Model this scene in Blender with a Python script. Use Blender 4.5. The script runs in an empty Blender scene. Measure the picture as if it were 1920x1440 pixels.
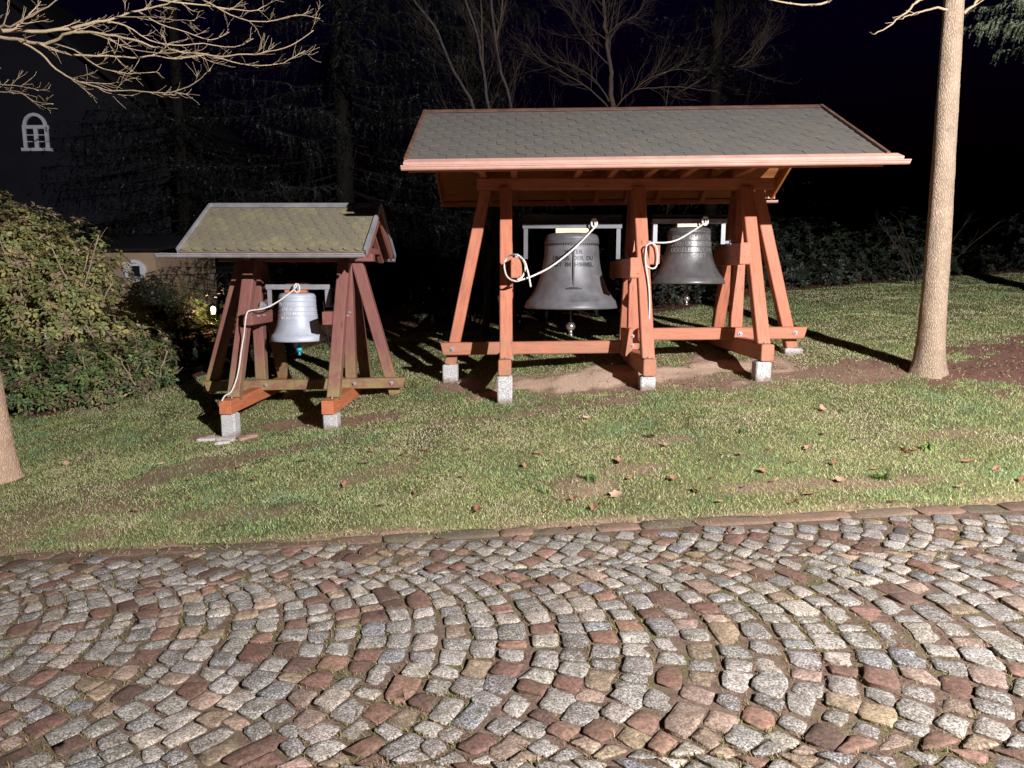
import bpy, math, random
import numpy as np
from mathutils import Vector, Matrix

scene = bpy.context.scene
C = scene.collection
rad = math.radians

# ------------------------------------------------------------------ camera
cam_d = bpy.data.cameras.new('camera')
cam_d.sensor_width = 36.0
cam_d.lens = 36.0 * 1340 / 1920
cam_d.clip_start = 0.05
cam_d.clip_end = 400
cam = bpy.data.objects.new('camera', cam_d)
C.objects.link(cam)
cam.location = (0, 0, 1.5)
cam.rotation_euler = (rad(90 - 8.364), 0, rad(0.513))
scene.camera = cam

# ------------------------------------------------------------------ night sky
world = bpy.data.worlds.new('World')
scene.world = world
world.use_nodes = True
wn = world.node_tree.nodes
wl = world.node_tree.links
sky = wn.new('ShaderNodeTexSky')
sky.sky_type = 'NISHITA'
sky.sun_disc = False
sky.sun_elevation = rad(-3.1)
sky.sun_rotation = rad(200)
sky.ozone_density = 8.0
sky.dust_density = 0.0
bgn = wn['Background']
bgn.inputs['Strength'].default_value = 0.12
wl.new(sky.outputs[0], bgn.inputs['Color'])

# ------------------------------------------------------------------ the lamp that lights the place (its post is built further down)
LAMP = Vector((4.9, -2.6, 4.68))
LAMP_AIM = Vector((0.0, 9.0, 2.0))
LAMP_POWER = 11300.0
LAMP_COLOR = (1.0, 0.965, 0.985)

vs = scene.view_settings
vs.view_transform = 'Standard'
vs.look = 'None'
vs.exposure = 0.0
vs.gamma = 1.0
vs.use_curve_mapping = False
scene.render.engine = 'CYCLES'
try:
    scene.cycles.max_bounces = 6
    scene.cycles.use_denoising = True
except Exception:
    pass

rng = np.random.default_rng(7)
random.seed(7)

# ------------------------------------------------------------------ terrain
NT = {}
def vnoise(x, y, s, seed=0):
    if seed not in NT: NT[seed] = np.random.default_rng(1000 + seed).random((128, 128))
    T = NT[seed]
    u = np.asarray(x, float) / s
    v = np.asarray(y, float) / s
    iu = np.floor(u).astype(int); iv = np.floor(v).astype(int)
    fu = u - iu; fv = v - iv
    fu = fu * fu * (3 - 2 * fu); fv = fv * fv * (3 - 2 * fv)
    a = T[iu % 128, iv % 128]; b = T[(iu + 1) % 128, iv % 128]
    c = T[iu % 128, (iv + 1) % 128]; d = T[(iu + 1) % 128, (iv + 1) % 128]
    return (a * (1 - fu) + b * fu) * (1 - fv) + (c * (1 - fu) + d * fu) * fv

def road_z(x):
    return 0.96 * np.tanh(np.asarray(x, float) / 12)

def yk(x):
    return 4.13 - 0.0608 * np.clip(x, -12, 12)

def lawn_z(x, y):
    x = np.asarray(x, float); y = np.asarray(y, float)
    d = np.maximum(y - yk(x), 0)
    z = road_z(x) + 0.105 * np.minimum(d, 6) + 0.085 * np.clip(d - 6, 0, 9)
    z = z - 0.11 * np.exp(-((x + 2.4) / 1.3) ** 2 - ((y - 7.3) / 1.1) ** 2) * (d > 0)
    k = np.clip(d / 0.6, 0, 1)
    z = z + k * (0.05 * (vnoise(x, y, 0.9, 1) - 0.5) + 0.022 * (vnoise(x, y, 0.22, 2) - 0.5))
    z = z + 0.05 * np.exp(-((x - 0.42) / 0.22) ** 2 - ((y - 4.72) / 0.18) ** 2)
    return z

def G(x, y):
    return float(lawn_z(np.array([x]), np.array([y]))[0])

# ------------------------------------------------------------------ mesh helpers
class MB:
    def __init__(s):
        s.v = []; s.f = []; s.m = []; s.c = []
    def add(s, vs, fs, mi=0, col=None):
        o = len(s.v)
        s.v.extend([tuple(p) for p in vs])
        for f in fs:
            s.f.append(tuple(i + o for i in f)); s.m.append(mi)
            if col is not None: s.c.append(col)
    def mesh(s, name, smooth=False):
        me = bpy.data.meshes.new(name)
        me.from_pydata(s.v, [], s.f)
        if any(s.m): me.polygons.foreach_set('material_index', s.m)
        if s.c and len(s.c) == len(s.f):
            a = me.attributes.new('tint', 'FLOAT_COLOR', 'FACE')
            a.data.foreach_set('color', np.array([tuple(c[:3]) + (c[3] if len(c) > 3 else 1.0,) for c in s.c], float).ravel())
        if smooth: me.polygons.foreach_set('use_smooth', [True] * len(me.polygons))
        me.update()
        return me

WM = {}
def put(name, me, mats=None, parent=None, M=None):
    """link a mesh (or None for an Empty); M is the wanted world matrix"""
    o = bpy.data.objects.new(name, me)
    C.objects.link(o)
    M = M if M is not None else Matrix.Identity(4)
    if me is not None and mats is not None and len(me.materials) == 0:
        for m in (mats if isinstance(mats, (list, tuple)) else [mats]): me.materials.append(m)
    if parent is not None:
        o.parent = parent
        o.matrix_basis = WM[parent.name].inverted() @ M
    else:
        o.matrix_basis = M
    WM[o.name] = M
    return o

def tag(o, label, cat, group=None, kind=None):
    o['label'] = label; o['category'] = cat
    if group: o['group'] = group
    if kind: o['kind'] = kind
    return o

def thing(name, loc, label, cat, group=None):
    o = put(name, None, M=Matrix.Translation(loc))
    o.empty_display_size = 0.1
    return tag(o, label, cat, group)

def struct(o, kind='structure', label=None):
    o['kind'] = kind
    if label: o['label'] = label
    return o

def frame(p0, p1, up=(0, 0, 1)):
    p0 = Vector(p0); p1 = Vector(p1)
    x = (p1 - p0).normalized()
    up = Vector(up)
    if abs(x.dot(up)) > 0.97: up = Vector((0, -1, 0))
    y = up.cross(x).normalized(); z = x.cross(y)
    M = Matrix((x, y, z)).transposed().to_4x4()
    M.translation = p0
    return M, (p1 - p0).length

def beam_mesh(L, w, h, ch=0.008, cut0=0.0, cut1=0.0):
    """timber along local +X, width along Y, height along Z, chamfered edges; cut: how far the lower edge steps in"""
    a, b = w / 2, h / 2
    prof = [(-a + ch, -b), (a - ch, -b), (a, -b + ch), (a, b - ch), (a - ch, b), (-a + ch, b), (-a, b - ch), (-a, -b + ch)]
    mb = MB(); vs = []
    for e, (X, cut, sg) in enumerate(((0, cut0, 1), (L, cut1, -1))):
        for y, z in prof:
            vs.append((X + sg * cut * (b - z) / h, y, z))
        for y, z in prof:
            k = 1 - ch * 0.6 / min(a, b)
            vs.append((X + sg * (cut * (b - z * k) / h) - sg * ch * 0.5, y * k, z * k))
    fs = []
    for i in range(8):
        j = (i + 1) % 8
        fs.append((i, j, 16 + j, 16 + i)); fs.append((i, 8 + i, 8 + j, j)); fs.append((16 + i, 16 + j, 24 + j, 24 + i))
    fs.append(tuple(8 + i for i in range(7, -1, -1))); fs.append(tuple(24 + i for i in range(8)))
    fs = [tuple(reversed(f)) for f in fs]
    mb.add(vs, fs)
    return mb.mesh('timber')

def beam(name, p0, p1, w, h, mat, parent, up=(0, 0, 1), ch=0.008, cut0=0, cut1=0):
    M, L = frame(p0, p1, up)
    return put(name, beam_mesh(L, w, h, ch, cut0, cut1), mat, parent, M)

def box_into(mb, x0, x1, y0, y1, z0, z1, mi=0, col=None):
    v = [(x0, y0, z0), (x1, y0, z0), (x1, y1, z0), (x0, y1, z0), (x0, y0, z1), (x1, y0, z1), (x1, y1, z1), (x0, y1, z1)]
    mb.add(v, [(0, 3, 2, 1), (4, 5, 6, 7), (0, 1, 5, 4), (1, 2, 6, 5), (2, 3, 7, 6), (3, 0, 4, 7)], mi, col)

def lathe_into(mb, prof, c, n=32, mi=0, cap=False, axis='z'):
    vs = []; fs = []
    for r, z in prof:
        for i in range(n):
            t = 2 * math.pi * i / n
            if axis == 'z': vs.append((c[0] + r * math.cos(t), c[1] + r * math.sin(t), c[2] + z))
            elif axis == 'y': vs.append((c[0] + r * math.cos(t), c[1] - z, c[2] + r * math.sin(t)))
            else: vs.append((c[0] + z, c[1] + r * math.cos(t), c[2] + r * math.sin(t)))
    for k in range(len(prof) - 1):
        for i in range(n):
            j = (i + 1) % n
            fs.append((k * n + i, k * n + j, (k + 1) * n + j, (k + 1) * n + i))
    if cap:
        fs.append(tuple(reversed(range(n)))); fs.append(tuple((len(prof) - 1) * n + i for i in range(n)))
    mb.add(vs, fs, mi)

def tube_into(mb, pts, radii, n=6, mi=0, col=None, cap=True):
    P = [Vector(p) for p in pts]
    vs = []; fs = []
    ref = Vector((0.31, 0.17, 0.93))
    prev = None
    for i, p in enumerate(P):
        d = (P[min(i + 1, len(P) - 1)] - P[max(i - 1, 0)])
        if d.length < 1e-9: d = Vector((0, 0, 1))
        d.normalize()
        a = prev if prev is not None else (ref if abs(d.dot(ref)) < 0.9 else Vector((1, 0, 0)))
        a = (a - d * a.dot(d)).normalized()
        b = d.cross(a); prev = a
        r = radii[i] if hasattr(radii, '__len__') else radii
        for k in range(n):
            t = 2 * math.pi * k / n
            vs.append(p + (a * math.cos(t) + b * math.sin(t)) * r)
    for i in range(len(P) - 1):
        for k in range(n):
            j = (k + 1) % n
            fs.append((i * n + k, i * n + j, (i + 1) * n + j, (i + 1) * n + k))
    if cap:
        fs.append(tuple(range(n - 1, -1, -1))); fs.append(tuple((len(P) - 1) * n + k for k in range(n)))
    mb.add(vs, fs, mi, col)

def smooth_path(pts, sub=4):
    P = [Vector(p) for p in pts]
    if len(P) < 3: return P
    out = []
    for i in range(len(P) - 1):
        p0 = P[max(i - 1, 0)]; p1 = P[i]; p2 = P[i + 1]; p3 = P[min(i + 2, len(P) - 1)]
        for k in range(sub):
            t = k / sub
            out.append(0.5 * ((2 * p1) + (p2 - p0) * t + (2 * p0 - 5 * p1 + 4 * p2 - p3) * t * t + (3 * p1 - p0 - 3 * p2 + p3) * t ** 3))
    out.append(P[-1])
    return out

# ------------------------------------------------------------------ materials
def new_mat(name, rough=0.7, metal=0.0, spec=0.4):
    m = bpy.data.materials.new(name); m.use_nodes = True
    nt = m.node_tree
    b = nt.nodes['Principled BSDF']
    b.inputs['Roughness'].default_value = rough
    b.inputs['Metallic'].default_value = metal
    b.inputs['Specular IOR Level'].default_value = spec
    return m, nt, b

def N(nt, typ, **kw):
    n = nt.nodes.new(typ)
    for k, v in kw.items():
        if k in n.inputs: n.inputs[k].default_value = v
        else: setattr(n, k, v)
    return n

def ramp(nt, fac, stops):
    r = nt.nodes.new('ShaderNodeValToRGB')
    e = r.color_ramp.elements
    while len(e) < len(stops): e.new(0.5)
    for el, (p, c) in zip(e, stops):
        el.position = p; el.color = tuple(c) + (1.0,) if len(c) == 3 else c
    nt.links.new(fac, r.inputs[0])
    return r.outputs[0]

def mix(nt, fac, a, b, mode='MIX'):
    n = nt.nodes.new('ShaderNodeMix'); n.data_type = 'RGBA'; n.blend_type = mode
    for sock, v in ((n.inputs[0], fac), (n.inputs[6], a), (n.inputs[7], b)):
        if isinstance(v, (int, float)): sock.default_value = v
        elif isinstance(v, tuple): sock.default_value = v + (1.0,) if len(v) == 3 else v
        else: nt.links.new(v, sock)
    return n.outputs[2]

def mapping(nt, vec, scale=(1, 1, 1), loc=None):
    m = nt.nodes.new('ShaderNodeMapping')
    m.inputs['Scale'].default_value = scale
    nt.links.new(vec, m.inputs['Vector'])
    if loc is not None: nt.links.new(loc, m.inputs['Location'])
    return m.outputs[0]

def noise(nt, vec, scale, detail=4, rough=0.55, w=None):
    n = N(nt, 'ShaderNodeTexNoise', Scale=scale, Detail=detail, Roughness=rough)
    nt.links.new(vec, n.inputs['Vector'])
    return n.outputs[0]

def bump(nt, b, h, strength=0.3, dist=0.01):
    n = N(nt, 'ShaderNodeBump', Strength=strength, Distance=dist)
    nt.links.new(h, n.inputs['Height'])
    nt.links.new(n.outputs[0], b.inputs['Normal'])
    return n

def objvec(nt):
    """object coordinates shifted by the object's own random number, so that copies differ"""
    tc = nt.nodes.new('ShaderNodeTexCoord'); oi = nt.nodes.new('ShaderNodeObjectInfo')
    ml = N(nt, 'ShaderNodeVectorMath', operation='SCALE'); cx = nt.nodes.new('ShaderNodeCombineXYZ')
    for i in range(3): nt.links.new(oi.outputs['Random'], cx.inputs[i])
    nt.links.new(cx.outputs[0], ml.inputs[0]); ml.inputs['Scale'].default_value = 37.0
    ad = N(nt, 'ShaderNodeVectorMath', operation='ADD')
    nt.links.new(tc.outputs['Object'], ad.inputs[0]); nt.links.new(ml.outputs[0], ad.inputs[1])
    return ad.outputs[0], oi.outputs['Random']

def worldpos(nt):
    return nt.nodes.new('ShaderNodeNewGeometry').outputs['Position']

def smoothz(nt, lo, hi):
    s = nt.nodes.new('ShaderNodeSeparateXYZ'); nt.links.new(worldpos(nt), s.inputs[0])
    m = N(nt, 'ShaderNodeMapRange'); nt.links.new(s.outputs[2], m.inputs[0])
    m.inputs[1].default_value = lo; m.inputs[2].default_value = hi
    return m.outputs[0]

def wood_mat(name, c1, c2, knot, moss=None, moss_z=(0.75, 0.25), rough=0.6, grain=1.0):
    m, nt, b = new_mat(name, rough, 0, 0.35)
    v, rnd = objvec(nt)
    g = noise(nt, mapping(nt, v, (1.6, 26, 26)), 2.2, 5, 0.6)
    col = ramp(nt, g, [(0.32, tuple(x * 0.72 for x in c2)), (0.5, c1), (0.72, tuple(min(1, x * 1.12) for x in c1))])
    big = noise(nt, mapping(nt, v, (1.3, 5, 5)), 2.6, 6, 0.7)
    col = mix(nt, 0.5, col, ramp(nt, big, [(0.3, tuple(x * 0.62 for x in c1)), (0.7, tuple(min(1, x * 1.25) for x in c1))]))
    vo = N(nt, 'ShaderNodeTexVoronoi', Scale=1.0); nt.links.new(mapping(nt, v, (3.1, 11, 11)), vo.inputs['Vector'])
    col = mix(nt, ramp(nt, vo.outputs['Distance'], [(0.06, (0.75,) * 3), (0.16, (0, 0, 0))]), col, knot)
    # checks running with the grain
    ck = noise(nt, mapping(nt, v, (1.1, 70, 70)), 1.0, 2, 0.4)
    col = mix(nt, ramp(nt, ck, [(0.24, (0.6,) * 3), (0.30, (0, 0, 0))]), col, tuple(x * 0.35 for x in c2))
    st = noise(nt, mapping(nt, v, (2.2, 9, 9)), 1.7, 6, 0.75)
    col = mix(nt, ramp(nt, st, [(0.56, (0, 0, 0)), (0.74, (0.45,) * 3)]), col, tuple(0.5 * x + 0.10 for x in c1))
    col = mix(nt, ramp(nt, st, [(0.28, (0.5,) * 3), (0.42, (0, 0, 0))]), col, tuple(0.42 * x for x in c2))
    if moss:
        mz = smoothz(nt, moss_z[0], moss_z[1])
        mn = noise(nt, worldpos(nt), 7.0, 6, 0.7)
        mm = N(nt, 'ShaderNodeMath', operation='MULTIPLY'); nt.links.new(mz, mm.inputs[0]); nt.links.new(ramp(nt, mn, [(0.36, (0, 0, 0)), (0.56, (1, 1, 1))]), mm.inputs[1])
        col = mix(nt, mm.outputs[0], col, mix(nt, noise(nt, worldpos(nt), 30), (0.24, 0.16, 0.085), moss))
    nt.links.new(col, b.inputs['Base Color'])
    bump(nt, b, g, 0.25 * grain, 0.004)
    return m

W_NEW = wood_mat('red_cedar_stain', (0.50, 0.180, 0.102), (0.41, 0.132, 0.070), (0.22, 0.06, 0.03), moss=(0.34, 0.19, 0.12), moss_z=(1.05, 0.45))
W_BOARD = wood_mat('orange_boards', (0.52, 0.19, 0.07), (0.42, 0.14, 0.05), (0.2, 0.07, 0.03))
W_END = wood_mat('weathered_end_timber', (0.42, 0.165, 0.09), (0.33, 0.125, 0.07), (0.16, 0.06, 0.035))
W_OLD = wood_mat('brown_old_stain', (0.235, 0.098, 0.080), (0.18, 0.072, 0.058), (0.12, 0.045, 0.035), moss=(0.30, 0.25, 0.10), moss_z=(0.85, 0.30))
W_OLDTOP = wood_mat('brown_old_stain_dry', (0.25, 0.100, 0.080), (0.19, 0.074, 0.059), (0.12, 0.045, 0.035))
W_MOSSY = wood_mat('mossy_brown_beam', (0.235, 0.098, 0.080), (0.18, 0.072, 0.058), (0.12, 0.045, 0.035), moss=(0.36, 0.33, 0.10), moss_z=(0.75, 0.2))
W_REP = wood_mat('fresh_orange_timber', (0.52, 0.17, 0.075), (0.46, 0.13, 0.055), (0.3, 0.08, 0.04))
W_PALE = wood_mat('pale_ash_block', (0.80, 0.66, 0.42), (0.74, 0.58, 0.36), (0.5, 0.36, 0.2))

def granite_mat():
    m, nt, b = new_mat('granite_block', 0.85)
    v, _ = objvec(nt)
    n1 = noise(nt, v, 190, 2, 0.6)
    col = ramp(nt, n1, [(0.40, (0.10, 0.10, 0.105)), (0.48, (0.50, 0.49, 0.48)), (0.62, (0.72, 0.71, 0.69))])
    d = noise(nt, v, 9, 4)
    col = mix(nt, ramp(nt, d, [(0.5, (0, 0, 0)), (0.75, (0.55,) * 3)]), col, (0.36, 0.33, 0.29))
    tc = nt.nodes.new('ShaderNodeTexCoord'); sx = nt.nodes.new('ShaderNodeSeparateXYZ'); nt.links.new(tc.outputs['Object'], sx.inputs[0])
    ad = N(nt, 'ShaderNodeMath', operation='MULTIPLY_ADD'); nt.links.new(noise(nt, v, 22, 5, 0.7), ad.inputs[0]); ad.inputs[1].default_value = -0.16; nt.links.new(sx.outputs[2], ad.inputs[2])
    col = mix(nt, ramp(nt, ad.outputs[0], [(0.05, (0.85,) * 3), (0.10, (0, 0, 0))]), col, (0.20, 0.135, 0.095))
    nt.links.new(col, b.inputs['Base Color'])
    bump(nt, b, n1, 0.3, 0.003)
    return m
M_GRAN = granite_mat()

def metal_mat(name, c, rough, metal, var=0.3, bscale=60, bstr=0.1):
    m, nt, b = new_mat(name, rough, metal, 0.5)
    v, _ = objvec(nt)
    n1 = noise(nt, v, 6, 6, 0.65)
    col = ramp(nt, n1, [(0.3, tuple(x * (1 - var) for x in c)), (0.7, tuple(min(1, x * (1 + var)) for x in c))])
    nt.links.new(col, b.inputs['Base Color'])
    nt.links.new(ramp(nt, n1, [(0.2, (rough * 0.8,) * 3), (0.8, (min(1, rough * 1.25),) * 3)]), b.inputs['Roughness'])
    bump(nt, b, noise(nt, v, bscale, 3), bstr, 0.003)
    return m
M_BELL = metal_mat('dark_bronze', (0.135, 0.135, 0.142), 0.48, 0.25, 0.32, 40, 0.10)
M_BELL2 = metal_mat('dark_bronze_polished', (0.112, 0.109, 0.109), 0.38, 0.35, 0.32, 40, 0.08)
M_LETTER = metal_mat('bronze_lettering', (0.035, 0.035, 0.037), 0.5, 0.3, 0.2)
M_LETTER_P = metal_mat('rubbed_bronze_lettering', (0.19, 0.185, 0.18), 0.4, 0.3, 0.2)
M_BELL3 = metal_mat('grey_painted_iron', (0.42, 0.45, 0.51), 0.5, 0.1, 0.15, 90, 0.12)
M_LETTER3 = metal_mat('grey_raised_letters', (0.55, 0.57, 0.62), 0.45, 0.1, 0.2)
M_STEEL = metal_mat('galvanised_steel', (0.10, 0.103, 0.11), 0.5, 0.3, 0.4)
M_DARKST = metal_mat('black_steel', (0.03, 0.03, 0.033), 0.45, 0.3, 0.3)
M_WHITEST = metal_mat('light_grey_painted_steel', (0.27, 0.27, 0.29), 0.5, 0.1, 0.2)
M_COPPER = metal_mat('weathered_copper', (0.60, 0.345, 0.275), 0.5, 0.15, 0.12, 30, 0.05)
M_COPDARK = metal_mat('brown_copper', (0.22, 0.12, 0.085), 0.5, 0.3, 0.35, 30, 0.08)
M_ZINC = metal_mat('zinc_sheet', (0.34, 0.335, 0.35), 0.5, 0.3, 0.25)
M_BOLT = metal_mat('zinc_plated_bolt', (0.34, 0.34, 0.35), 0.45, 0.2, 0.2)
M_CHROME = metal_mat('bright_steel', (0.55, 0.55, 0.55), 0.22, 0.9, 0.1)
M_BLUE = metal_mat('turquoise_paint', (0.03, 0.36, 0.48), 0.4, 0.0, 0.2)
M_REDPL = metal_mat('red_oxide_paint', (0.30, 0.07, 0.06), 0.5, 0.0, 0.3)

def rope_mat():
    m, nt, b = new_mat('white_rope', 0.9)
    tc = nt.nodes.new('ShaderNodeTexCoord')
    n1 = noise(nt, tc.outputs['Object'], 240, 2)
    nt.links.new(ramp(nt, n1, [(0.3, (0.48, 0.45, 0.39)), (0.6, (0.74, 0.72, 0.67))]), b.inputs['Base Color'])
    bump(nt, b, n1, 0.5, 0.002)
    return m
M_ROPE = rope_mat()

def shingle_mat(name, base, var, moss, lo, hi):
    m, nt, b = new_mat(name, 0.9)
    v, rnd = objvec(nt)
    p = worldpos(nt)
    c = ramp(nt, rnd, [(0.0, tuple(x * (1 - var) for x in base)), (1.0, tuple(x * (1 + var) for x in base))])
    c = mix(nt, 0.5, c, ramp(nt, noise(nt, p, 260, 2), [(0.3, tuple(x * 0.55 for x in base)), (0.7, tuple(x * 1.6 for x in base))]))
    mo = noise(nt, p, 3.2, 7, 0.68)
    c = mix(nt, ramp(nt, mo, [(lo, (0, 0, 0)), (hi, (0.85,) * 3)]), c, moss)
    nt.links.new(c, b.inputs['Base Color'])
    bump(nt, b, noise(nt, p, 200, 3), 0.5, 0.003)
    return m
M_SHING = shingle_mat('slate_grey_shingle', (0.112, 0.106, 0.095), 0.05, (0.165, 0.14, 0.098), 0.42, 0.88)
M_SHINGM = shingle_mat('mossy_shingle', (0.20, 0.175, 0.12), 0.08, (0.40, 0.37, 0.15), 0.50, 0.80)

def attr_mat(name, rough=0.85, nscale=90, nvar=0.5, bstr=0.35, bd=0.004, spec=0.3, attr='tint', speck=None, trans=False):
    m, nt, b = new_mat(name, rough, 0, spec)
    a = N(nt, 'ShaderNodeAttribute', attribute_name=attr)
    p = worldpos(nt)
    n1 = noise(nt, p, nscale, 4, 0.65)
    c = mix(nt, nvar, a.outputs['Color'], ramp(nt, n1, [(0.25, (0.08,) * 3), (0.5, (0.5,) * 3), (0.75, (1.0,) * 3)]), 'OVERLAY')
    if speck:
        n2 = noise(nt, p, speck, 2, 0.5)
        def gr(stops):     # mineral grains show on granite (alpha 1), hardly on the smooth red stones
            m_ = N(nt, 'ShaderNodeMath', operation='MULTIPLY'); nt.links.new(ramp(nt, n2, stops), m_.inputs[0]); nt.links.new(a.outputs['Alpha'], m_.inputs[1])
            return m_.outputs[0]
        c = mix(nt, gr([(0.54, (0, 0, 0)), (0.62, (0.75,) * 3)]), c, mix(nt, 0.5, a.outputs['Color'], (0.85, 0.83, 0.80)))
        c = mix(nt, gr([(0.36, (0.8,) * 3), (0.44, (0, 0, 0))]), c, (0.035, 0.035, 0.035))
        n3 = noise(nt, p, 14, 4, 0.6)
        c = mix(nt, ramp(nt, n3, [(0.42, (0, 0, 0)), (0.72, (0.6,) * 3)]), c, (0.085, 0.062, 0.04))
        h = mix(nt, 0.4, noise(nt, p, 38, 4, 0.6), n1)
        bump(nt, b, h, bstr, bd)
    elif bstr: bump(nt, b, n1, bstr, bd)
    nt.links.new(c, b.inputs['Base Color'])
    if trans:
        t = nt.nodes.new('ShaderNodeBsdfTranslucent'); nt.links.new(c, t.inputs[0])
        mx = nt.nodes.new('ShaderNodeMixShader'); mx.inputs[0].default_value = 0.25
        nt.links.new(b.outputs[0], mx.inputs[1]); nt.links.new(t.outputs[0], mx.inputs[2])
        nt.links.new(mx.outputs[0], nt.nodes['Material Output'].inputs[0])
    return m
M_STONE = attr_mat('paving_stone', 0.8, 70, 0.75, 0.55, 0.008, 0.25, speck=150)
M_KERB = attr_mat('kerb_sandstone', 0.85, 60, 0.4, 0.5, 0.006, 0.25)
M_GROUND = attr_mat('lawn_soil', 0.95, 55, 0.55, 0.6, 0.02, 0.15)
M_GRASS = attr_mat('grass_blades', 0.6, 40, 0.15, 0, 0, 0.25, trans=True)
M_LEAF = attr_mat('foliage', 0.5, 30, 0.2, 0, 0, 0.4, trans=True)
M_DEAD = attr_mat('dead_leaves', 0.75, 120, 0.35, 0.3, 0.002, 0.2)

def bed_mat():
    m, nt, b = new_mat('joint_soil', 0.9)
    p = worldpos(nt)
    c = ramp(nt, noise(nt, p, 30, 6, 0.7), [(0.3, (0.10, 0.062, 0.046)), (0.55, (0.18, 0.118, 0.086)), (0.75, (0.28, 0.20, 0.145))])
    c = mix(nt, ramp(nt, noise(nt, p, 5, 4, 0.6), [(0.5, (0, 0, 0)), (0.66, (0.7,) * 3)]), c, (0.115, 0.115, 0.035))
    nt.links.new(c, b.inputs['Base Color'])
    bump(nt, b, noise(nt, p, 90, 5, 0.7), 0.8, 0.012)
    return m
M_BED = bed_mat()

def bark_mat(name, c1, c2, sc=(14, 14, 3.2), bstr=0.6, moss=None):
    m, nt, b = new_mat(name, 0.9, 0, 0.2)
    tc = nt.nodes.new('ShaderNodeTexCoord')
    v = mapping(nt, tc.outputs['Object'], sc)
    vo = N(nt, 'ShaderNodeTexVoronoi', Scale=1.6, feature='DISTANCE_TO_EDGE'); nt.links.new(v, vo.inputs['Vector'])
    n1 = noise(nt, v, 2.6, 6, 0.7)
    h = mix(nt, 0.55, ramp(nt, vo.outputs['Distance'], [(0.0, (0, 0, 0)), (0.22, (1, 1, 1))]), n1)
    c = ramp(nt, h, [(0.22, c2), (0.62, c1), (0.95, tuple(min(1, x * 1.18) for x in c1))])
    big = noise(nt, tc.outputs['Object'], 5.5, 5, 0.7)
    c = mix(nt, 0.45, c, ramp(nt, big, [(0.3, tuple(x * 0.45 for x in c1)), (0.7, tuple(x * 1.2 for x in c1))]))
    if moss: c = mix(nt, ramp(nt, noise(nt, tc.outputs['Object'], 4, 4), [(0.5, (0, 0, 0)), (0.7, (0.5,) * 3)]), c, moss)
    nt.links.new(c, b.inputs['Base Color'])
    bump(nt, b, h, bstr, 0.012)
    return m
M_BARK = bark_mat('pale_bark', (0.46, 0.345, 0.245), (0.21, 0.15, 0.10), (46, 46, 15), 0.9)
M_BARKL = bark_mat('warm_bark', (0.52, 0.36, 0.25), (0.26, 0.165, 0.11), (38, 38, 14), 0.8)
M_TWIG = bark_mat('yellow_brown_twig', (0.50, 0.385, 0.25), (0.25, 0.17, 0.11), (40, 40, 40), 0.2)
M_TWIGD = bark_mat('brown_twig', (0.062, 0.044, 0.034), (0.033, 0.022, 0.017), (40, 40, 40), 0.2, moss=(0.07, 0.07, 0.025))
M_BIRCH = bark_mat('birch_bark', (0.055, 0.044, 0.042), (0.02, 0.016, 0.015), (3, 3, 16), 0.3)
M_DARKBARK = bark_mat('dark_bark', (0.012, 0.010, 0.008), (0.007, 0.005, 0.004))

def plaster_mat(name, c, rough=0.9):
    m, nt, b = new_mat(name, rough, 0, 0.2)
    p = worldpos(nt)
    n1 = noise(nt, p, 1.3, 6, 0.65)
    nt.links.new(ramp(nt, n1, [(0.3, tuple(x * 0.78 for x in c)), (0.7, tuple(min(1, x * 1.12) for x in c))]), b.inputs['Base Color'])
    bump(nt, b, noise(nt, p, 60, 3), 0.3, 0.01)
    return m
M_SLATEWALL = plaster_mat('dark_slate_cladding', (0.014, 0.015, 0.022))
M_OCHRE = plaster_mat('ochre_render', (0.36, 0.26, 0.175))
M_WHITE = plaster_mat('white_window_paint', (0.64, 0.65, 0.68), 0.5)
M_ROOFD = plaster_mat('dark_roof', (0.012, 0.012, 0.015))
mg, ntg, bg_ = new_mat('window_glass', 0.05, 0, 0.6)
bg_.inputs['Base Color'].default_value = (0.012, 0.016, 0.02, 1)
M_GLASS = mg
ml_, ntl, bl_ = new_mat('lit_lamp_glass', 0.4)
bl_.inputs['Base Color'].default_value = (0.9, 0.8, 0.6, 1)
bl_.inputs['Emission Color'].default_value = (1.0, 0.72, 0.36, 1)
bl_.inputs['Emission Strength'].default_value = 3.0
M_LIT = ml_
mh_, nth, bh_ = new_mat('floodlight_lens', 0.4)
bh_.inputs['Base Color'].default_value = (0.9, 0.9, 0.9, 1)
bh_.inputs['Emission Color'].default_value = (1.0, 0.96, 0.92, 1)
bh_.inputs['Emission Strength'].default_value = 20
M_LENS = mh_

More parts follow.
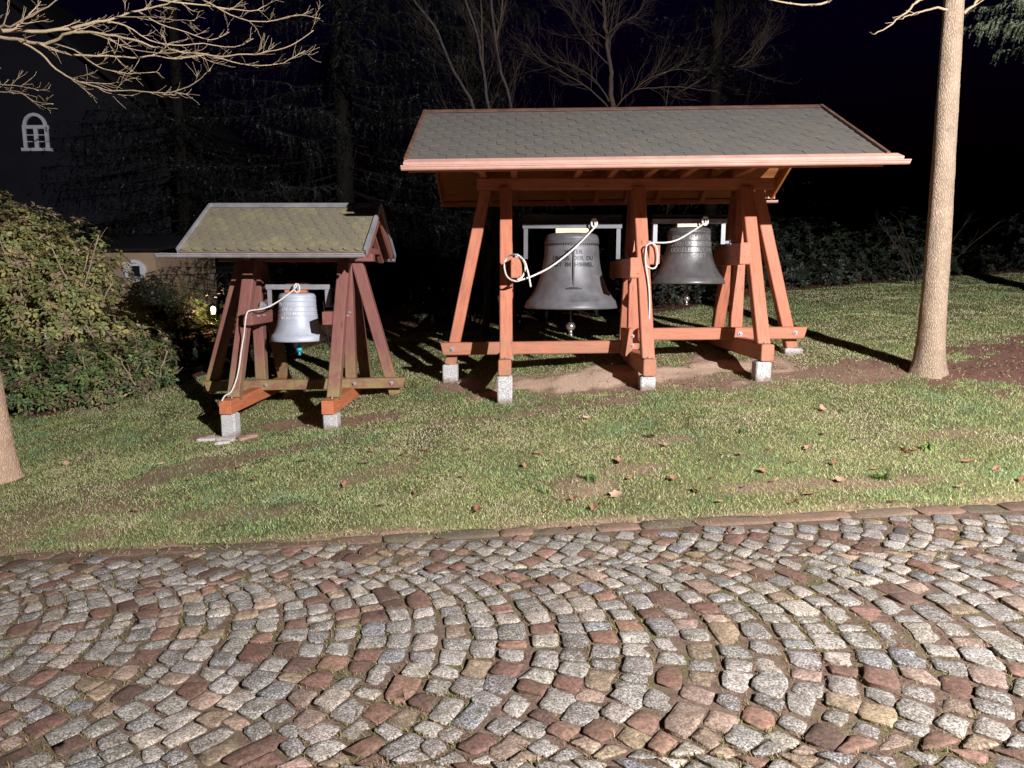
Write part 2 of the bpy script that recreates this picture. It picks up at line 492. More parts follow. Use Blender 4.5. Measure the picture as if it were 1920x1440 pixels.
# ------------------------------------------------------------------ traced limbs, ropes and leaf positions (metres)
LIMBS={'A': [(-4.102, 5.6, 3.241), (-3.874, 5.63, 3.336), (-3.661, 5.67, 3.337), (-3.394, 5.7, 3.377), (-3.205, 5.73, 3.424), (-3.081, 5.77, 3.471), (-2.909, 5.8, 3.523), (-2.715, 5.83, 3.587), (-2.606, 5.87, 3.651), (-2.447, 5.9, 3.758)], 'A0': [(-4.102, 5.6, 3.241), (-3.823, 5.56, 3.339), (-3.717, 5.52, 3.326), (-3.527, 5.48, 3.385), (-3.319, 5.44, 3.471), (-3.152, 5.4, 3.552)], 'B': [(-4.096, 5.6, 3.297), (-3.838, 5.57, 3.268), (-3.707, 5.55, 3.251), (-3.533, 5.52, 3.207), (-3.421, 5.5, 3.208), (-3.3, 5.47, 3.254), (-3.17, 5.45, 3.265), (-2.961, 5.42, 3.237), (-2.762, 5.4, 3.194), (-2.564, 5.38, 3.133), (-2.437, 5.35, 3.106), (-2.24, 5.33, 3.074), (-2.039, 5.3, 3.054), (-1.843, 5.28, 3.065), (-1.682, 5.25, 3.074), (-1.544, 5.23, 3.12), (-1.41, 5.2, 3.19)], 'C': [(-3.519, 5.5, 3.209), (-3.399, 5.52, 3.159), (-3.231, 5.53, 3.128), (-3.045, 5.55, 3.13), (-2.858, 5.57, 3.124), (-2.703, 5.58, 3.138), (-2.555, 5.6, 3.124), (-2.342, 5.62, 3.156), (-2.208, 5.63, 3.124), (-2.017, 5.65, 3.092), (-1.821, 5.67, 3.104), (-1.701, 5.68, 3.153), (-1.616, 5.7, 3.208)], 'D': [(-3.707, 5.55, 3.251), (-3.507, 5.5, 3.135), (-3.374, 5.46, 3.012), (-3.239, 5.42, 2.935), (-3.078, 5.37, 2.877), (-2.9, 5.32, 2.828), (-2.726, 5.28, 2.818), (-2.514, 5.23, 2.791), (-2.382, 5.19, 2.791), (-2.227, 5.14, 2.834), (-2.095, 5.1, 2.91)], 'E': [(-3.402, 5.5, 3.201), (-3.226, 5.46, 3.141), (-3.075, 5.42, 3.037), (-2.94, 5.38, 2.982), (-2.787, 5.34, 2.949), (-2.575, 5.3, 2.948)], 'F': [(-3.107, 5.7, 3.421), (-2.994, 5.75, 3.407), (-2.842, 5.8, 3.319), (-2.662, 5.85, 3.295), (-2.474, 5.9, 3.321), (-2.243, 5.95, 3.312), (-2.109, 6.0, 3.391)], 'G': [(-2.786, 5.5, 3.571), (-2.635, 5.58, 3.527), (-2.396, 5.66, 3.525), (-2.229, 5.74, 3.527), (-2.056, 5.82, 3.535), (-1.958, 5.9, 3.602)], 'H': [(-2.371, 5.7, 3.569), (-2.285, 5.68, 3.525), (-2.082, 5.66, 3.423), (-1.877, 5.64, 3.397), (-1.63, 5.62, 3.434), (-1.468, 5.6, 3.401)], 'I': [(-2.99, 5.6, 3.413), (-2.684, 5.5, 3.382), (-2.445, 5.4, 3.326), (-2.269, 5.3, 3.292)], 'J': [(-4.058, 5.5, 2.95), (-3.775, 5.43, 2.902), (-3.581, 5.37, 2.871), (-3.415, 5.3, 2.824)], 'K': [(-4.064, 5.5, 2.894), (-3.774, 5.42, 2.847), (-3.59, 5.35, 2.83), (-3.436, 5.28, 2.747), (-3.254, 5.2, 2.71)], 'M': [(-3.394, 5.7, 3.377), (-3.128, 5.65, 3.299), (-2.908, 5.6, 3.2), (-2.648, 5.55, 3.147), (-2.427, 5.5, 3.15)], 'N': [(-2.909, 5.8, 3.523), (-2.775, 5.85, 3.451), (-2.594, 5.9, 3.408), (-2.43, 5.95, 3.365), (-2.298, 6.0, 3.44)]}
RTWIG={'a': [(3.821, 6.75, 3.832), (3.685, 6.72, 3.857), (3.555, 6.69, 3.821), (3.448, 6.66, 3.785), (3.365, 6.63, 3.757), (3.315, 6.6, 3.721)], 'b': [(3.782, 6.75, 4.017), (3.482, 6.68, 3.905), (3.404, 6.61, 3.828), (3.274, 6.54, 3.727), (3.134, 6.47, 3.61), (2.992, 6.4, 3.536)], 'c': [(3.774, 6.75, 4.105), (2.902, 6.66, 3.995), (2.665, 6.57, 3.859), (2.514, 6.47, 3.79), (2.301, 6.38, 3.767), (2.092, 6.29, 3.768), (1.931, 6.2, 3.769)], 'd': [(3.93, 6.75, 3.819), (4.033, 6.8, 3.902), (4.127, 6.85, 4.0), (4.29, 6.9, 4.116)]}
MIDT={'t': [(1.604, 12.5, 3.224), (1.554, 12.5, 4.347), (1.537, 12.5, 4.771), (1.475, 12.5, 5.191), (1.424, 12.5, 5.606), (1.398, 12.5, 6.017), (1.376, 12.5, 6.746)], 'r1': [(1.582, 12.5, 4.304), (1.696, 12.38, 4.404), (1.894, 12.27, 4.561), (2.22, 12.15, 4.555), (2.538, 12.03, 4.548), (2.854, 11.92, 4.471), (3.118, 11.8, 4.425)], 'r2': [(1.899, 12.3, 4.568), (2.143, 12.23, 4.74), (2.554, 12.15, 4.84), (2.879, 12.07, 4.793), (3.154, 12.0, 4.878)], 'r3': [(2.261, 12.4, 4.785), (2.713, 12.5, 5.02), (3.085, 12.6, 5.174), (3.369, 12.7, 5.414), (3.608, 12.8, 5.698)], 'l1': [(1.492, 12.5, 4.347), (1.211, 12.4, 4.578), (0.937, 12.3, 4.72), (0.625, 12.2, 4.859), (0.319, 12.1, 4.994), (0.104, 12.0, 5.206)], 'l2': [(1.508, 12.5, 4.432), (1.274, 12.62, 4.803), (0.968, 12.75, 5.052), (0.522, 12.88, 5.219), (0.25, 13.0, 5.601)], 'l3': [(1.479, 12.5, 5.023), (1.247, 12.43, 5.212), (0.974, 12.35, 5.476), (0.836, 12.27, 5.694), (0.615, 12.2, 5.911)], 'l4': [(1.454, 12.5, 5.399), (1.173, 12.63, 5.649), (0.913, 12.77, 6.032), (0.694, 12.9, 6.332)], 'r4': [(1.427, 12.5, 5.44), (1.629, 12.4, 5.613), (1.871, 12.3, 5.701), (2.062, 12.2, 5.906)], 'r5': [(2.662, 12.2, 4.525), (3.11, 12.3, 4.798), (3.649, 12.4, 5.072), (4.008, 12.5, 5.516), (4.195, 12.6, 5.962)], 'r6': [(3.154, 12.0, 4.878), (3.566, 12.1, 4.865), (3.843, 12.2, 5.096), (4.035, 12.3, 5.37)]}
BIRCH={'b1': [(-0.576, 11.0, 3.02), (-0.649, 11.0, 3.934), (-0.88, 11.0, 4.384), (-1.07, 11.0, 4.754), (-1.22, 11.0, 5.12), (-1.485, 11.0, 5.448), (-1.595, 11.0, 5.7)], 'b2': [(-0.384, 11.2, 3.047), (-0.436, 11.2, 3.978), (-0.537, 11.2, 4.586), (-0.628, 11.2, 5.11), (-0.79, 11.2, 5.554), (-0.817, 11.2, 5.991)], 'b3': [(-0.059, 11.0, 3.019), (-0.114, 11.0, 4.009), (-0.255, 11.0, 4.456), (-0.331, 11.0, 4.899), (-0.391, 11.0, 5.336), (-0.435, 11.0, 5.839)], 'b4': [(-0.254, 10.8, 2.611), (-0.318, 10.8, 2.227), (-0.374, 10.8, 1.994), (-0.431, 10.8, 1.76), (-0.481, 10.8, 1.207)], 'b5': [(-0.537, 11.2, 4.586), (-0.544, 11.23, 5.045), (-0.558, 11.27, 5.578), (-0.549, 11.3, 5.957)], 'b6': [(-0.331, 11.0, 4.899), (-0.269, 11.03, 5.2), (-0.231, 11.07, 5.505), (-0.192, 11.1, 5.877)]}
ROPES={'r1': [(0.812, 7.86, 2.129), (0.822, 7.84, 2.06), (0.785, 7.8, 2.013), (0.624, 7.55, 1.856), (0.479, 7.42, 1.732), (0.312, 7.32, 1.612), (0.149, 7.24, 1.532), (0.042, 7.18, 1.495), (-0.032, 7.15, 1.479), (-0.107, 7.2, 1.516), (-0.141, 7.3, 1.606), (-0.131, 7.35, 1.693), (-0.081, 7.3, 1.734), (-0.012, 7.2, 1.736), (0.041, 7.2, 1.689), (0.068, 7.2, 1.621), (0.042, 7.18, 1.526), (-0.011, 7.13, 1.49)], 'r1t': [(0.01, 7.19, 1.72), (0.057, 7.15, 1.677), (0.083, 7.13, 1.604), (0.105, 7.13, 1.516), (0.121, 7.14, 1.422)], 'r2': [(2.0, 7.86, 2.151), (2.003, 7.84, 2.093), (1.97, 7.82, 2.075), (1.802, 7.65, 1.981), (1.644, 7.55, 1.899), (1.513, 7.5, 1.869), (1.393, 7.5, 1.869), (1.32, 7.52, 1.838), (1.299, 7.54, 1.735), (1.314, 7.52, 1.653), (1.367, 7.5, 1.609), (1.422, 7.5, 1.625), (1.435, 7.5, 1.734), (1.416, 7.5, 1.831), (1.373, 7.51, 1.864)], 'r2t': [(1.317, 7.5, 1.837), (1.309, 7.5, 1.707), (1.323, 7.46, 1.571), (1.338, 7.4, 1.408), (1.337, 7.34, 1.247), (1.329, 7.3, 1.097)], 'r3': [(-2.357, 7.66, 1.438), (-2.369, 7.62, 1.399), (-2.407, 7.5, 1.34), (-2.46, 7.4, 1.282), (-2.522, 7.3, 1.231), (-2.59, 7.24, 1.201), (-2.659, 7.22, 1.191), (-2.711, 7.2, 1.181), (-2.733, 7.18, 1.145), (-2.755, 7.18, 1.027), (-2.779, 7.2, 0.929), (-2.795, 7.15, 0.771), (-2.798, 7.08, 0.617), (-2.822, 7.04, 0.488), (-2.852, 6.98, 0.39), (-2.879, 6.9, 0.365), (-2.88, 6.82, 0.326)]}
LEAF_XY=[(2.61, 5.98), (2.8, 4.94), (2.73, 4.93), (2.06, 5.05), (1.88, 4.83), (1.61, 4.69), (1.47, 5.09), (1.36, 4.95), (1.51, 4.48), (1.66, 4.16), (2.2, 4.1), (2.67, 4.23), (1.25, 4.28), (1.22, 3.84), (-1.21, 5.8), (-0.78, 5.75), (-0.42, 5.62), (-0.94, 5.68), (0.16, 5.36), (0.27, 5.22), (0.38, 5.26), (0.44, 5.05), (0.75, 5.08), (1.09, 6.03), (0.6, 6.16), (1.03, 5.55), (0.5, 4.34), (0.6, 4.49), (0.45, 4.32), (0.2, 4.36), (0.36, 4.45), (0.3, 4.07), (1.13, 5.34), (2.17, 4.76), (2.37, 4.63), (2.08, 4.45), (3.06, 4.47), (3.05, 4.3), (1.27, 4.62), (1.6, 5.0), (1.7, 4.53), (1.12, 4.43), (1.83, 4.25), (2.5, 5.25), (2.97, 4.59), (-2.02, 5.32), (-2.33, 5.69), (-2.65, 5.51), (-3.1, 6.0), (-1.8, 5.69), (-1.27, 5.11), (-4.0, 6.16), (-2.76, 4.92), (-1.95, 4.52), (-0.94, 4.64), (-0.71, 4.8), (-0.43, 5.03), (-0.23, 4.49), (-1.2, 5.54), (0.73, 5.22), (0.76, 4.73), (0.03, 5.14), (1.03, 4.63), (1.81, 5.06), (2.35, 5.35)]

# ================================================================== GROUND
def patch(x, y, cx, cy, rx, ry, rot=0.0):
    c, s = math.cos(rot), math.sin(rot)
    u = ((x - cx) * c + (y - cy) * s) / rx; v = (-(x - cx) * s + (y - cy) * c) / ry
    n = 0.75 * (vnoise(x, y, 0.35, 5) - 0.5) + 0.6 * (vnoise(x, y, 0.11, 6) - 0.5)
    return np.clip((1.0 - np.sqrt(u * u + v * v) + n) * 3.0, 0, 1)

def soil_masks(x, y):
    brown = np.zeros_like(x)
    for a in ((1.2, 7.5, 2.0, 0.85), (3.0, 7.15, 0.75, 0.30), (-0.55, 7.85, 0.45, 0.3), (-1.55, 7.1, 0.55, 0.22), (-2.95, 6.85, 0.38, 0.2),
              (-2.3, 7.25, 0.5, 0.16), (3.45, 6.85, 0.5, 0.22)):
        brown = np.maximum(brown, patch(x, y, *a))
    for a in ((-2.75, 5.85, 0.75, 0.28, 0.5), (-1.95, 6.25, 0.6, 0.22, 0.3), (-3.05, 5.5, 0.35, 0.16, 0.4)):
        brown = np.maximum(brown, 0.8 * patch(x, y, *a))
    for a in ((-3.4, 5.0, 0.8, 0.25, 0.2), (-1.2, 5.3, 0.5, 0.2, 0.3), (-0.4, 6.6, 0.6, 0.16), (2.0, 6.35, 0.5, 0.12), (-2.0, 4.75, 0.5, 0.14), (3.2, 5.2, 0.4, 0.12)):
        brown = np.maximum(brown, 0.55 * patch(x, y, *a))
    for a in ((0.42, 4.72, 0.26, 0.2), (1.17, 5.5, 0.22, 0.12), (-2.9, 4.55, 0.35, 0.13), (-3.6, 4.6, 0.5, 0.16), (1.6, 4.5, 0.4, 0.1), (0.9, 4.95, 0.3, 0.12), (2.4, 4.45, 0.35, 0.1)):
        brown = np.maximum(brown, 0.75 * patch(x, y, *a))
    edge = np.clip(1.25 - (y - yk(x)) / 0.13 + 1.2 * (vnoise(x, y, 0.25, 9) - 0.5), 0, 1)
    brown = np.maximum(brown, edge)
    sand = patch(x, y, 1.2, 7.62, 1.5, 0.52)
    mulch = np.maximum(patch(x, y, 5.35, 6.85, 1.55, 1.2), patch(x, y, 4.4, 6.65, 0.6, 0.4))
    hy = np.interp(x, [-9, -5.4, -4.4, -3, 0, 2.3, 4.9, 7.1, 12], [7.5, 7.75, 9.0, 11.5, 11.5, 11.6, 13.2, 13.4, 13.4])
    litter = np.clip((y - hy + 0.25 * (vnoise(x, y, 0.4, 11) - 0.5)) * 5.0, 0, 1)
    return brown, np.clip(sand, 0, 1), mulch, litter

def axis(segs):
    out = []
    for a, b, s in segs: out.append(np.arange(a, b, s))
    return np.concatenate(out + [np.array([segs[-1][1]])])
gx = axis([(-90, -20, 10), (-20, -7.5, 1.0), (-7.5, 10, 0.07), (10, 20, 1.0), (20, 90, 10)])
gy = axis([(-60, -4, 8), (-4, 3.4, 0.9), (3.4, 11.5, 0.06), (11.5, 16, 0.15), (16, 30, 1.0), (30, 120, 10)])
X, Y = np.meshgrid(gx, gy)
Z = lawn_z(X, Y)
Z = np.where(Y < yk(X) + 0.055, road_z(X) - 0.07, Z)
br, sa, mu, li = soil_masks(X, Y)
n1 = vnoise(X, Y, 0.6, 21)[..., None]; n2 = vnoise(X, Y, 0.13, 22)[..., None]
col = (0.075 + 0.06 * n1) * np.array([1.0, 0.95, 0.42]) + 0.05 * n2 * np.array([1, 0.8, 0.4])
def blend(c, w, rgb):
    return c * (1 - w[..., None]) + w[..., None] * np.array(rgb)
col = blend(col, br, (0.27, 0.175, 0.125))
col = blend(col, mu, (0.20, 0.105, 0.08))
col = blend(col, sa, (0.64, 0.47, 0.345))
col = blend(col, li, (0.12, 0.06, 0.036))
ny, nx = X.shape
verts = np.stack([X, Y, Z], -1).reshape(-1, 3)
idx = np.arange(nx * ny).reshape(ny, nx)
quads = np.stack([idx[:-1, :-1], idx[:-1, 1:], idx[1:, 1:], idx[1:, :-1]], -1).reshape(-1, 4)

def np_mesh(name, verts, faces, tint=None, dom='POINT', smooth=True):
    me = bpy.data.meshes.new(name)
    n = faces.shape[1]
    me.vertices.add(len(verts)); me.vertices.foreach_set('co', np.ascontiguousarray(verts, dtype=np.float32).ravel())
    me.loops.add(faces.size); me.loops.foreach_set('vertex_index', np.ascontiguousarray(faces, dtype=np.int32).ravel())
    me.polygons.add(len(faces)); me.polygons.foreach_set('loop_start', np.arange(0, faces.size, n, dtype=np.int32))
    if smooth: me.polygons.foreach_set('use_smooth', np.ones(len(faces), dtype=bool))
    if tint is not None:
        a = me.attributes.new('tint', 'FLOAT_COLOR', dom)
        t = np.concatenate([tint, np.ones((len(tint), 1))], 1).astype(np.float32)
        a.data.foreach_set('color', t.ravel())
    me.update(); me.validate()
    return me
ground = put('ground', np_mesh('ground', verts, quads, col.reshape(-1, 3)), M_GROUND)
struct(ground, label='sloping lawn with bare brown soil patches')

# ================================================================== COBBLED ROAD
rx = np.concatenate([np.arange(-30, -6, 3.0), np.arange(-6, 6.01, 0.15), np.arange(9, 31, 3.0)])
rv = np.concatenate([np.arange(-14, -4, 1.0), np.arange(-4, -0.02, 0.12), [0.03]])
RX, RV = np.meshgrid(rx, rv)
RY = yk(RX) + RV
RZ = road_z(RX) - 0.0048 + 0.005 * (vnoise(RX, RY, 0.3, 31) - 0.5)
RZ = np.where(RV > -0.15, road_z(RX) - 0.007, RZ)
ny, nx = RX.shape
idx = np.arange(nx * ny).reshape(ny, nx)
quads = np.stack([idx[:-1, :-1], idx[:-1, 1:], idx[1:, 1:], idx[1:, :-1]], -1).reshape(-1, 4)
road = put('cobbled_road', np_mesh('cobbled_road', np.stack([RX, RY, RZ], -1).reshape(-1, 3), quads), M_BED)
struct(road, label='cobbled road of grey and red granite setts laid in arcs')

STONES = [((0.37, 0.345, 0.31), 0.34), ((0.28, 0.265, 0.245), 0.20), ((0.25, 0.25, 0.255), 0.05), ((0.43, 0.38, 0.325), 0.11),
          ((0.22, 0.125, 0.098), 0.08), ((0.31, 0.185, 0.145), 0.06), ((0.39, 0.28, 0.22), 0.06), ((0.34, 0.255, 0.17), 0.05), ((0.16, 0.10, 0.082), 0.04), ((0.09, 0.09, 0.095), 0.006)]
sw = np.cumsum([w for _, w in STONES]); sw = sw / sw[-1]

def sett_shape(quad, r, base_z, rnd):
    """rounded, slightly domed stone over a plan quad; returns local verts about its centre, faces, centre"""
    q = [np.array(p, float) for p in quad]
    c = sum(q) / 4
    out = []
    el = [np.linalg.norm(q[(i + 1) % 4] - q[i]) for i in range(4)]
    long01 = el[0] + el[2] > el[1] + el[3]
    for i in range(4):
        a, p, b = q[i - 1], q[i], q[(i + 1) % 4]
        k = rnd.uniform(0.06, 0.18)
        out.append(p + (a - p) * k); out.append(p + (b - p) * k * rnd.uniform(0.7, 1.3))
        if (i % 2 == 0) == long01:
            m = (p + b) / 2; d = m - c
            out.append(m + d * rnd.uniform(-0.05, 0.10))
    js = min(0.0042, 0.04 * min(el))
    out = [p + np.clip(rnd.normal(0, js, 2), -1.8 * js, 1.8 * js) for p in out]
    n = len(out)
    tx, ty = rnd.normal(0, 0.028, 2)
    dome = rnd.uniform(0.0005, 0.004)
    vs = []
    rows = ((1.02, -0.045), (1.0, -0.0034), (1.0, -0.0034), (0.93, 0.0), (0.55, dome))
    for ri, (sc, z) in enumerate(rows):
        for pi, p in enumerate(out):
            d = (p - c) * sc
            if ri == 2:
                vs.append(vs[n + pi]); continue
            vs.append((d[0], d[1], z + (tx * d[0] + ty * d[1] if ri else 0) + (rnd.normal(0, 0.0013) if ri > 0 else 0)))
    vs.append((0, 0, dome * 1.1))
    fs = []
    for k in (0, 2, 3):
        for i in range(n):
            j = (i + 1) % n
            fs.append((k * n + i, k * n + j, (k + 1) * n + j, (k + 1) * n + i))
    for i in range(n):
        fs.append((4 * n + i, 4 * n + (i + 1) % n, 5 * n))
    return vs, fs, c

rs = np.random.default_rng(42)
setts = []; joints = []
Wd, Rr, pitch = 1.50, 1.00, 0.124
phm = math.asin(Wd / 2 / Rr)
for k in range(-1, 3):
    vc = 0.17 - Wd * k if k >= 0 else None
    if vc is None: continue
    for n in range(-70, 70):
        u0 = n * pitch + (0.05 if k % 2 else 0.0) + rs.normal(0, 0.006)
        cnt = int(rs.integers(14, 18))
        cuts = np.linspace(-phm, phm, cnt + 1)
        cuts[1:-1] += rs.normal(0, 0.17 * 2 * phm / cnt, cnt - 1)
        pj = rs.normal(0, 0.004)
        for i in range(cnt):
            qd = []
            for (dn, ph) in ((0, cuts[i]), (1, cuts[i]), (1, cuts[i + 1]), (0, cuts[i + 1])):
                q_ = Rr if dn == 0 else pitch * math.cos(ph) + math.sqrt(Rr * Rr - (pitch * math.sin(ph)) ** 2)   # side joints stand square to the arc
                qd.append((u0 + q_ * math.cos(ph) - Rr, vc + max(-Wd / 2, min(Wd / 2, q_ * math.sin(ph)))))
            cu = sum(q[0] for q in qd) / 4; cv = sum(q[1] for q in qd) / 4
            if cv > -0.105: continue
            y0 = yk(cu) + cv
            if y0 < 1.3 or abs(cu) > 0.86 * y0 + 1.6: continue
            g = rs.uniform(0.06, 0.17)
            ar = abs((qd[2][0] - qd[0][0]) * (qd[3][1] - qd[1][1]) - (qd[2][1] - qd[0][1]) * (qd[3][0] - qd[1][0])) / 2
            me_ = min(math.dist(qd[a_], qd[(a_ + 1) % 4]) for a_ in range(4))
            if ar < 0.0028 or me_ < 0.032: continue
            jt = min(0.0075, me_ * 0.075)
            q2 = [np.array((u + (cu - u) * g * 1.1 + rs.normal(0, jt), yk(u) + min(v + (cv - v) * g, -0.084) + rs.normal(0, jt))) for u, v in qd]
            if min(math.dist(q2[a_], q2[(a_ + 1) % 4]) for a_ in range(4)) < 0.03: continue
            setts.append(q2)
            joints.append([(u, yk(u) + v) for u, v in qd])
# projected size, to pick the 300 that show largest
def proj(x, y, z):
    th = rad(8.364); yw = rad(0.513)
    xx = x * math.cos(yw) + y * math.sin(yw); yy = -x * math.sin(yw) + y * math.cos(yw)
    dz = z - 1.5
    f = yy * math.cos(th) - dz * math.sin(th); d = yy * math.sin(th) + dz * math.cos(th)
    return 960 + 1340 * xx / f, 720 - 1340 * d / f, f
rank = []
for i, q in enumerate(setts):
    c = sum(q) / 4
    px, py, f = proj(c[0], c[1], float(road_z(c[0])))
    a = abs((q[2][0] - q[0][0]) * (q[3][1] - q[1][1]) - (q[2][1] - q[0][1]) * (q[3][0] - q[1][0])) / 2
    vis = -10 < px < 1930 and py < 1450
    rank.append((-(a / f ** 3) if vis else 1.0, i))
top = set(i for _, i in sorted(rank)[:300])
rest = MB()
for i, q in enumerate(setts):
    r_ = rs.random(); ci = int(np.searchsorted(sw, r_)); base = np.array(STONES[min(ci, 9)][0]) * rs.uniform(0.55, 0.9) * np.array([1.04, 1.0, 0.95]) * np.array([1.0, rs.uniform(0.97, 1.03), rs.uniform(0.94, 1.05)])
    base = tuple(base) + ((0.12,) if ci in (4, 5, 8, 9) else (0.55,) if ci in (6, 7) else (1.0,))
    zj = rs.normal(0.001, 0.0025)
    vsx, fsx, c = sett_shape(q, 0.2, 0, rs)
    z0 = float(road_z(c[0])) + zj
    if i in top:
        mb = MB(); mb.add(vsx, fsx, 0, tuple(base))
        put('sett', mb.mesh('sett', True), M_STONE, road, Matrix.Translation((c[0], c[1], z0)))
    else:
        rest.add([(v[0] + c[0], v[1] + c[1], v[2] + z0) for v in vsx], fsx, 0, tuple(base))
o = put('setts', rest.mesh('setts', True), M_STONE, road); o['kind'] = 'stuff'; o['label'] = 'smaller far setts of the cobbled road'
# kerb stones between road and lawn
kx = -4.6
while kx < 4.6:
    L = rs.uniform(0.20, 0.44)
    qd = []
    for u, v in ((kx + 0.008, -0.075), (kx + L - 0.008, -0.075), (kx + L - 0.008, 0.045), (kx + 0.008, 0.045)):
        qd.append(np.array((u + rs.normal(0, 0.006), yk(u) + v + rs.normal(0, 0.006))))
    vsx, fsx, c = sett_shape(qd, 0.2, 0, rs)
    base = np.array(random.choice([(0.20, 0.13, 0.092), (0.17, 0.125, 0.088), (0.23, 0.145, 0.10), (0.155, 0.125, 0.085)])) * rs.uniform(0.75, 1.1)
    sl = 0.08
    vsx = [(a, b, z + sl * a) for a, b, z in vsx]
    mb = MB(); mb.add(vsx, fsx, 0, tuple(base))
    put('kerb_stone', mb.mesh('kerb_stone', True), M_KERB, road, Matrix.Translation((c[0], c[1], float(road_z(c[0])) + (0.003 if c[0] > -0.6 else -0.003) + rs.normal(0, 0.0035))))
    kx += L

# ================================================================== GRASS
def blades(n, px, py, pz, hgt, wid, lean, tint, name, label):
    az = rng.uniform(0, 2 * math.pi, n); la = rng.uniform(0, 2 * math.pi, n)
    bx, by = np.cos(az) * wid / 2, np.sin(az) * wid / 2
    ox, oy = np.cos(la) * np.sin(lean) * hgt, np.sin(la) * np.sin(lean) * hgt
    oz = np.cos(lean) * hgt
    V = np.empty((n, 3, 3))
    V[:, 0] = np.stack([px - bx, py - by, pz - 0.004], -1); V[:, 1] = np.stack([px + bx, py + by, pz - 0.004], -1)
    V[:, 2] = np.stack([px + ox, py + oy, pz + oz], -1)
    F_ = np.arange(n * 3).reshape(n, 3)
    T = np.repeat(tint, 3, 0)
    o = put(name, np_mesh(name, V.reshape(-1, 3), F_, T, smooth=False), M_GRASS)
    struct(o, 'stuff', label)
    return o
NB = 780000
yy = 3.95 * (15.0 / 3.95) ** rng.random(NB)
xx = rng.uniform(-1, 1, NB) * (0.8 * yy + 1.0)
b1, s1, m1, l1 = soil_masks(xx, yy)
cover = np.clip(1 - np.maximum.reduce([b1 * 0.93, s1 * 1.2, m1 * 0.96, l1 * 1.0]), 0, 1)
dens = 0.75 + 0.9 * (vnoise(xx, yy, 0.25, 41) - 0.4)
keep = (rng.random(NB) < cover * np.clip(dens, 0.15, 1)) & (yy > yk(xx) + 0.05)
xx, yy = xx[keep], yy[keep]; n = len(xx)
zz = lawn_z(xx, yy)
cl = vnoise(xx, yy, 0.45, 42) * 0.6 + vnoise(xx, yy, 0.16, 43) * 0.4
pick = cl + rng.normal(0, 0.16, n)
green = np.array([0.27, 0.36, 0.135]); lime = np.array([0.41, 0.445, 0.19]); straw = np.array([0.66, 0.55, 0.38]); bluegreen = np.array([0.21, 0.345, 0.185])
tint = np.where((pick < 0.31)[:, None], straw, np.where((pick < 0.58)[:, None], lime, np.where((pick < 0.80)[:, None], green, bluegreen)))
tint = np.minimum(tint * rng.uniform(0.8, 1.65, (n, 1)), 0.9)
blades(n, xx, yy, zz, rng.uniform(0.010, 0.026, n) * np.clip(0.8 + 0.5 * cl, 0.6, 1.4), 0.0040 * np.clip(yy / 5, 0.8, 2.6), rng.uniform(0.3, 1.3, n), tint, 'grass', 'short winter lawn grass with straw and moss')
# longer loose blades and straw lying over the lawn
NB2 = 130000
yy = 4.0 * (9.5 / 4.0) ** rng.random(NB2)
xx = rng.uniform(-1, 1, NB2) * (0.8 * yy + 1.0)
b1, s1, m1, l1 = soil_masks(xx, yy)
cover = np.clip(1 - np.maximum.reduce([b1 * 0.72, s1 * 1.0, m1 * 0.9, l1 * 1.0]), 0, 1)
keep = (rng.random(NB2) < cover * np.clip(1.6 * vnoise(xx, yy, 0.2, 45) - 0.1, 0.1, 1)) & (yy > yk(xx) - 0.085)
xx, yy = xx[keep], yy[keep]; n = len(xx)
t = rng.random(n) * 0.65 + 0.35 * vnoise(xx, yy, 0.3, 46)
tint = np.where((t < 0.33)[:, None], straw, np.where((t < 0.52)[:, None], lime, np.where((t < 0.8)[:, None], np.array([0.30, 0.42, 0.13]), np.array([0.40, 0.24, 0.12])))) * rng.uniform(0.75, 1.4, (n, 1))
blades(n, xx, yy, lawn_z(xx, yy) + 0.008, rng.uniform(0.014, 0.036, n), 0.0046 * np.clip(yy / 5, 0.8, 2.0), rng.uniform(0.7, 1.5, n), tint, 'loose_grass', 'longer pale straw and grass blades lying over the lawn')
# weeds and dry grass in the joints of the setts
J = np.array(joints)                       # (n, 4, 2) unshrunk cells: their outlines are the joints
NJ = 75000
ji = rng.integers(len(J), size=NJ); je = rng.integers(4, size=NJ); jf = rng.random((NJ, 1))
jp = J[ji, je] * (1 - jf) + J[ji, (je + 1) % 4] * jf + rng.normal(0, 0.0045, (NJ, 2))
jk = (vnoise(jp[:, 0], jp[:, 1], 0.33, 52) * 0.7 + vnoise(jp[:, 0], jp[:, 1], 0.06, 51) * 0.3 > rng.uniform(0.22, 0.60, NJ)) & (jp[:, 1] < yk(jp[:, 0]) - 0.07)
jx, jy = jp[jk, 0], jp[jk, 1]
n = len(jx)
t = rng.random(n)
tint = np.where((t < 0.45)[:, None], np.array([0.26, 0.155, 0.09]), np.where((t < 0.70)[:, None], np.array([0.36, 0.29, 0.14]), np.array([0.19, 0.23, 0.065]))) * rng.uniform(0.6, 1.25, (n, 1))
blades(n, jx, jy, road_z(jx) - 0.003, rng.uniform(0.010, 0.028, n), 0.0046, rng.uniform(0.5, 1.4, n), tint, 'joint_weeds', 'dry grass and moss growing in the joints of the cobbles')
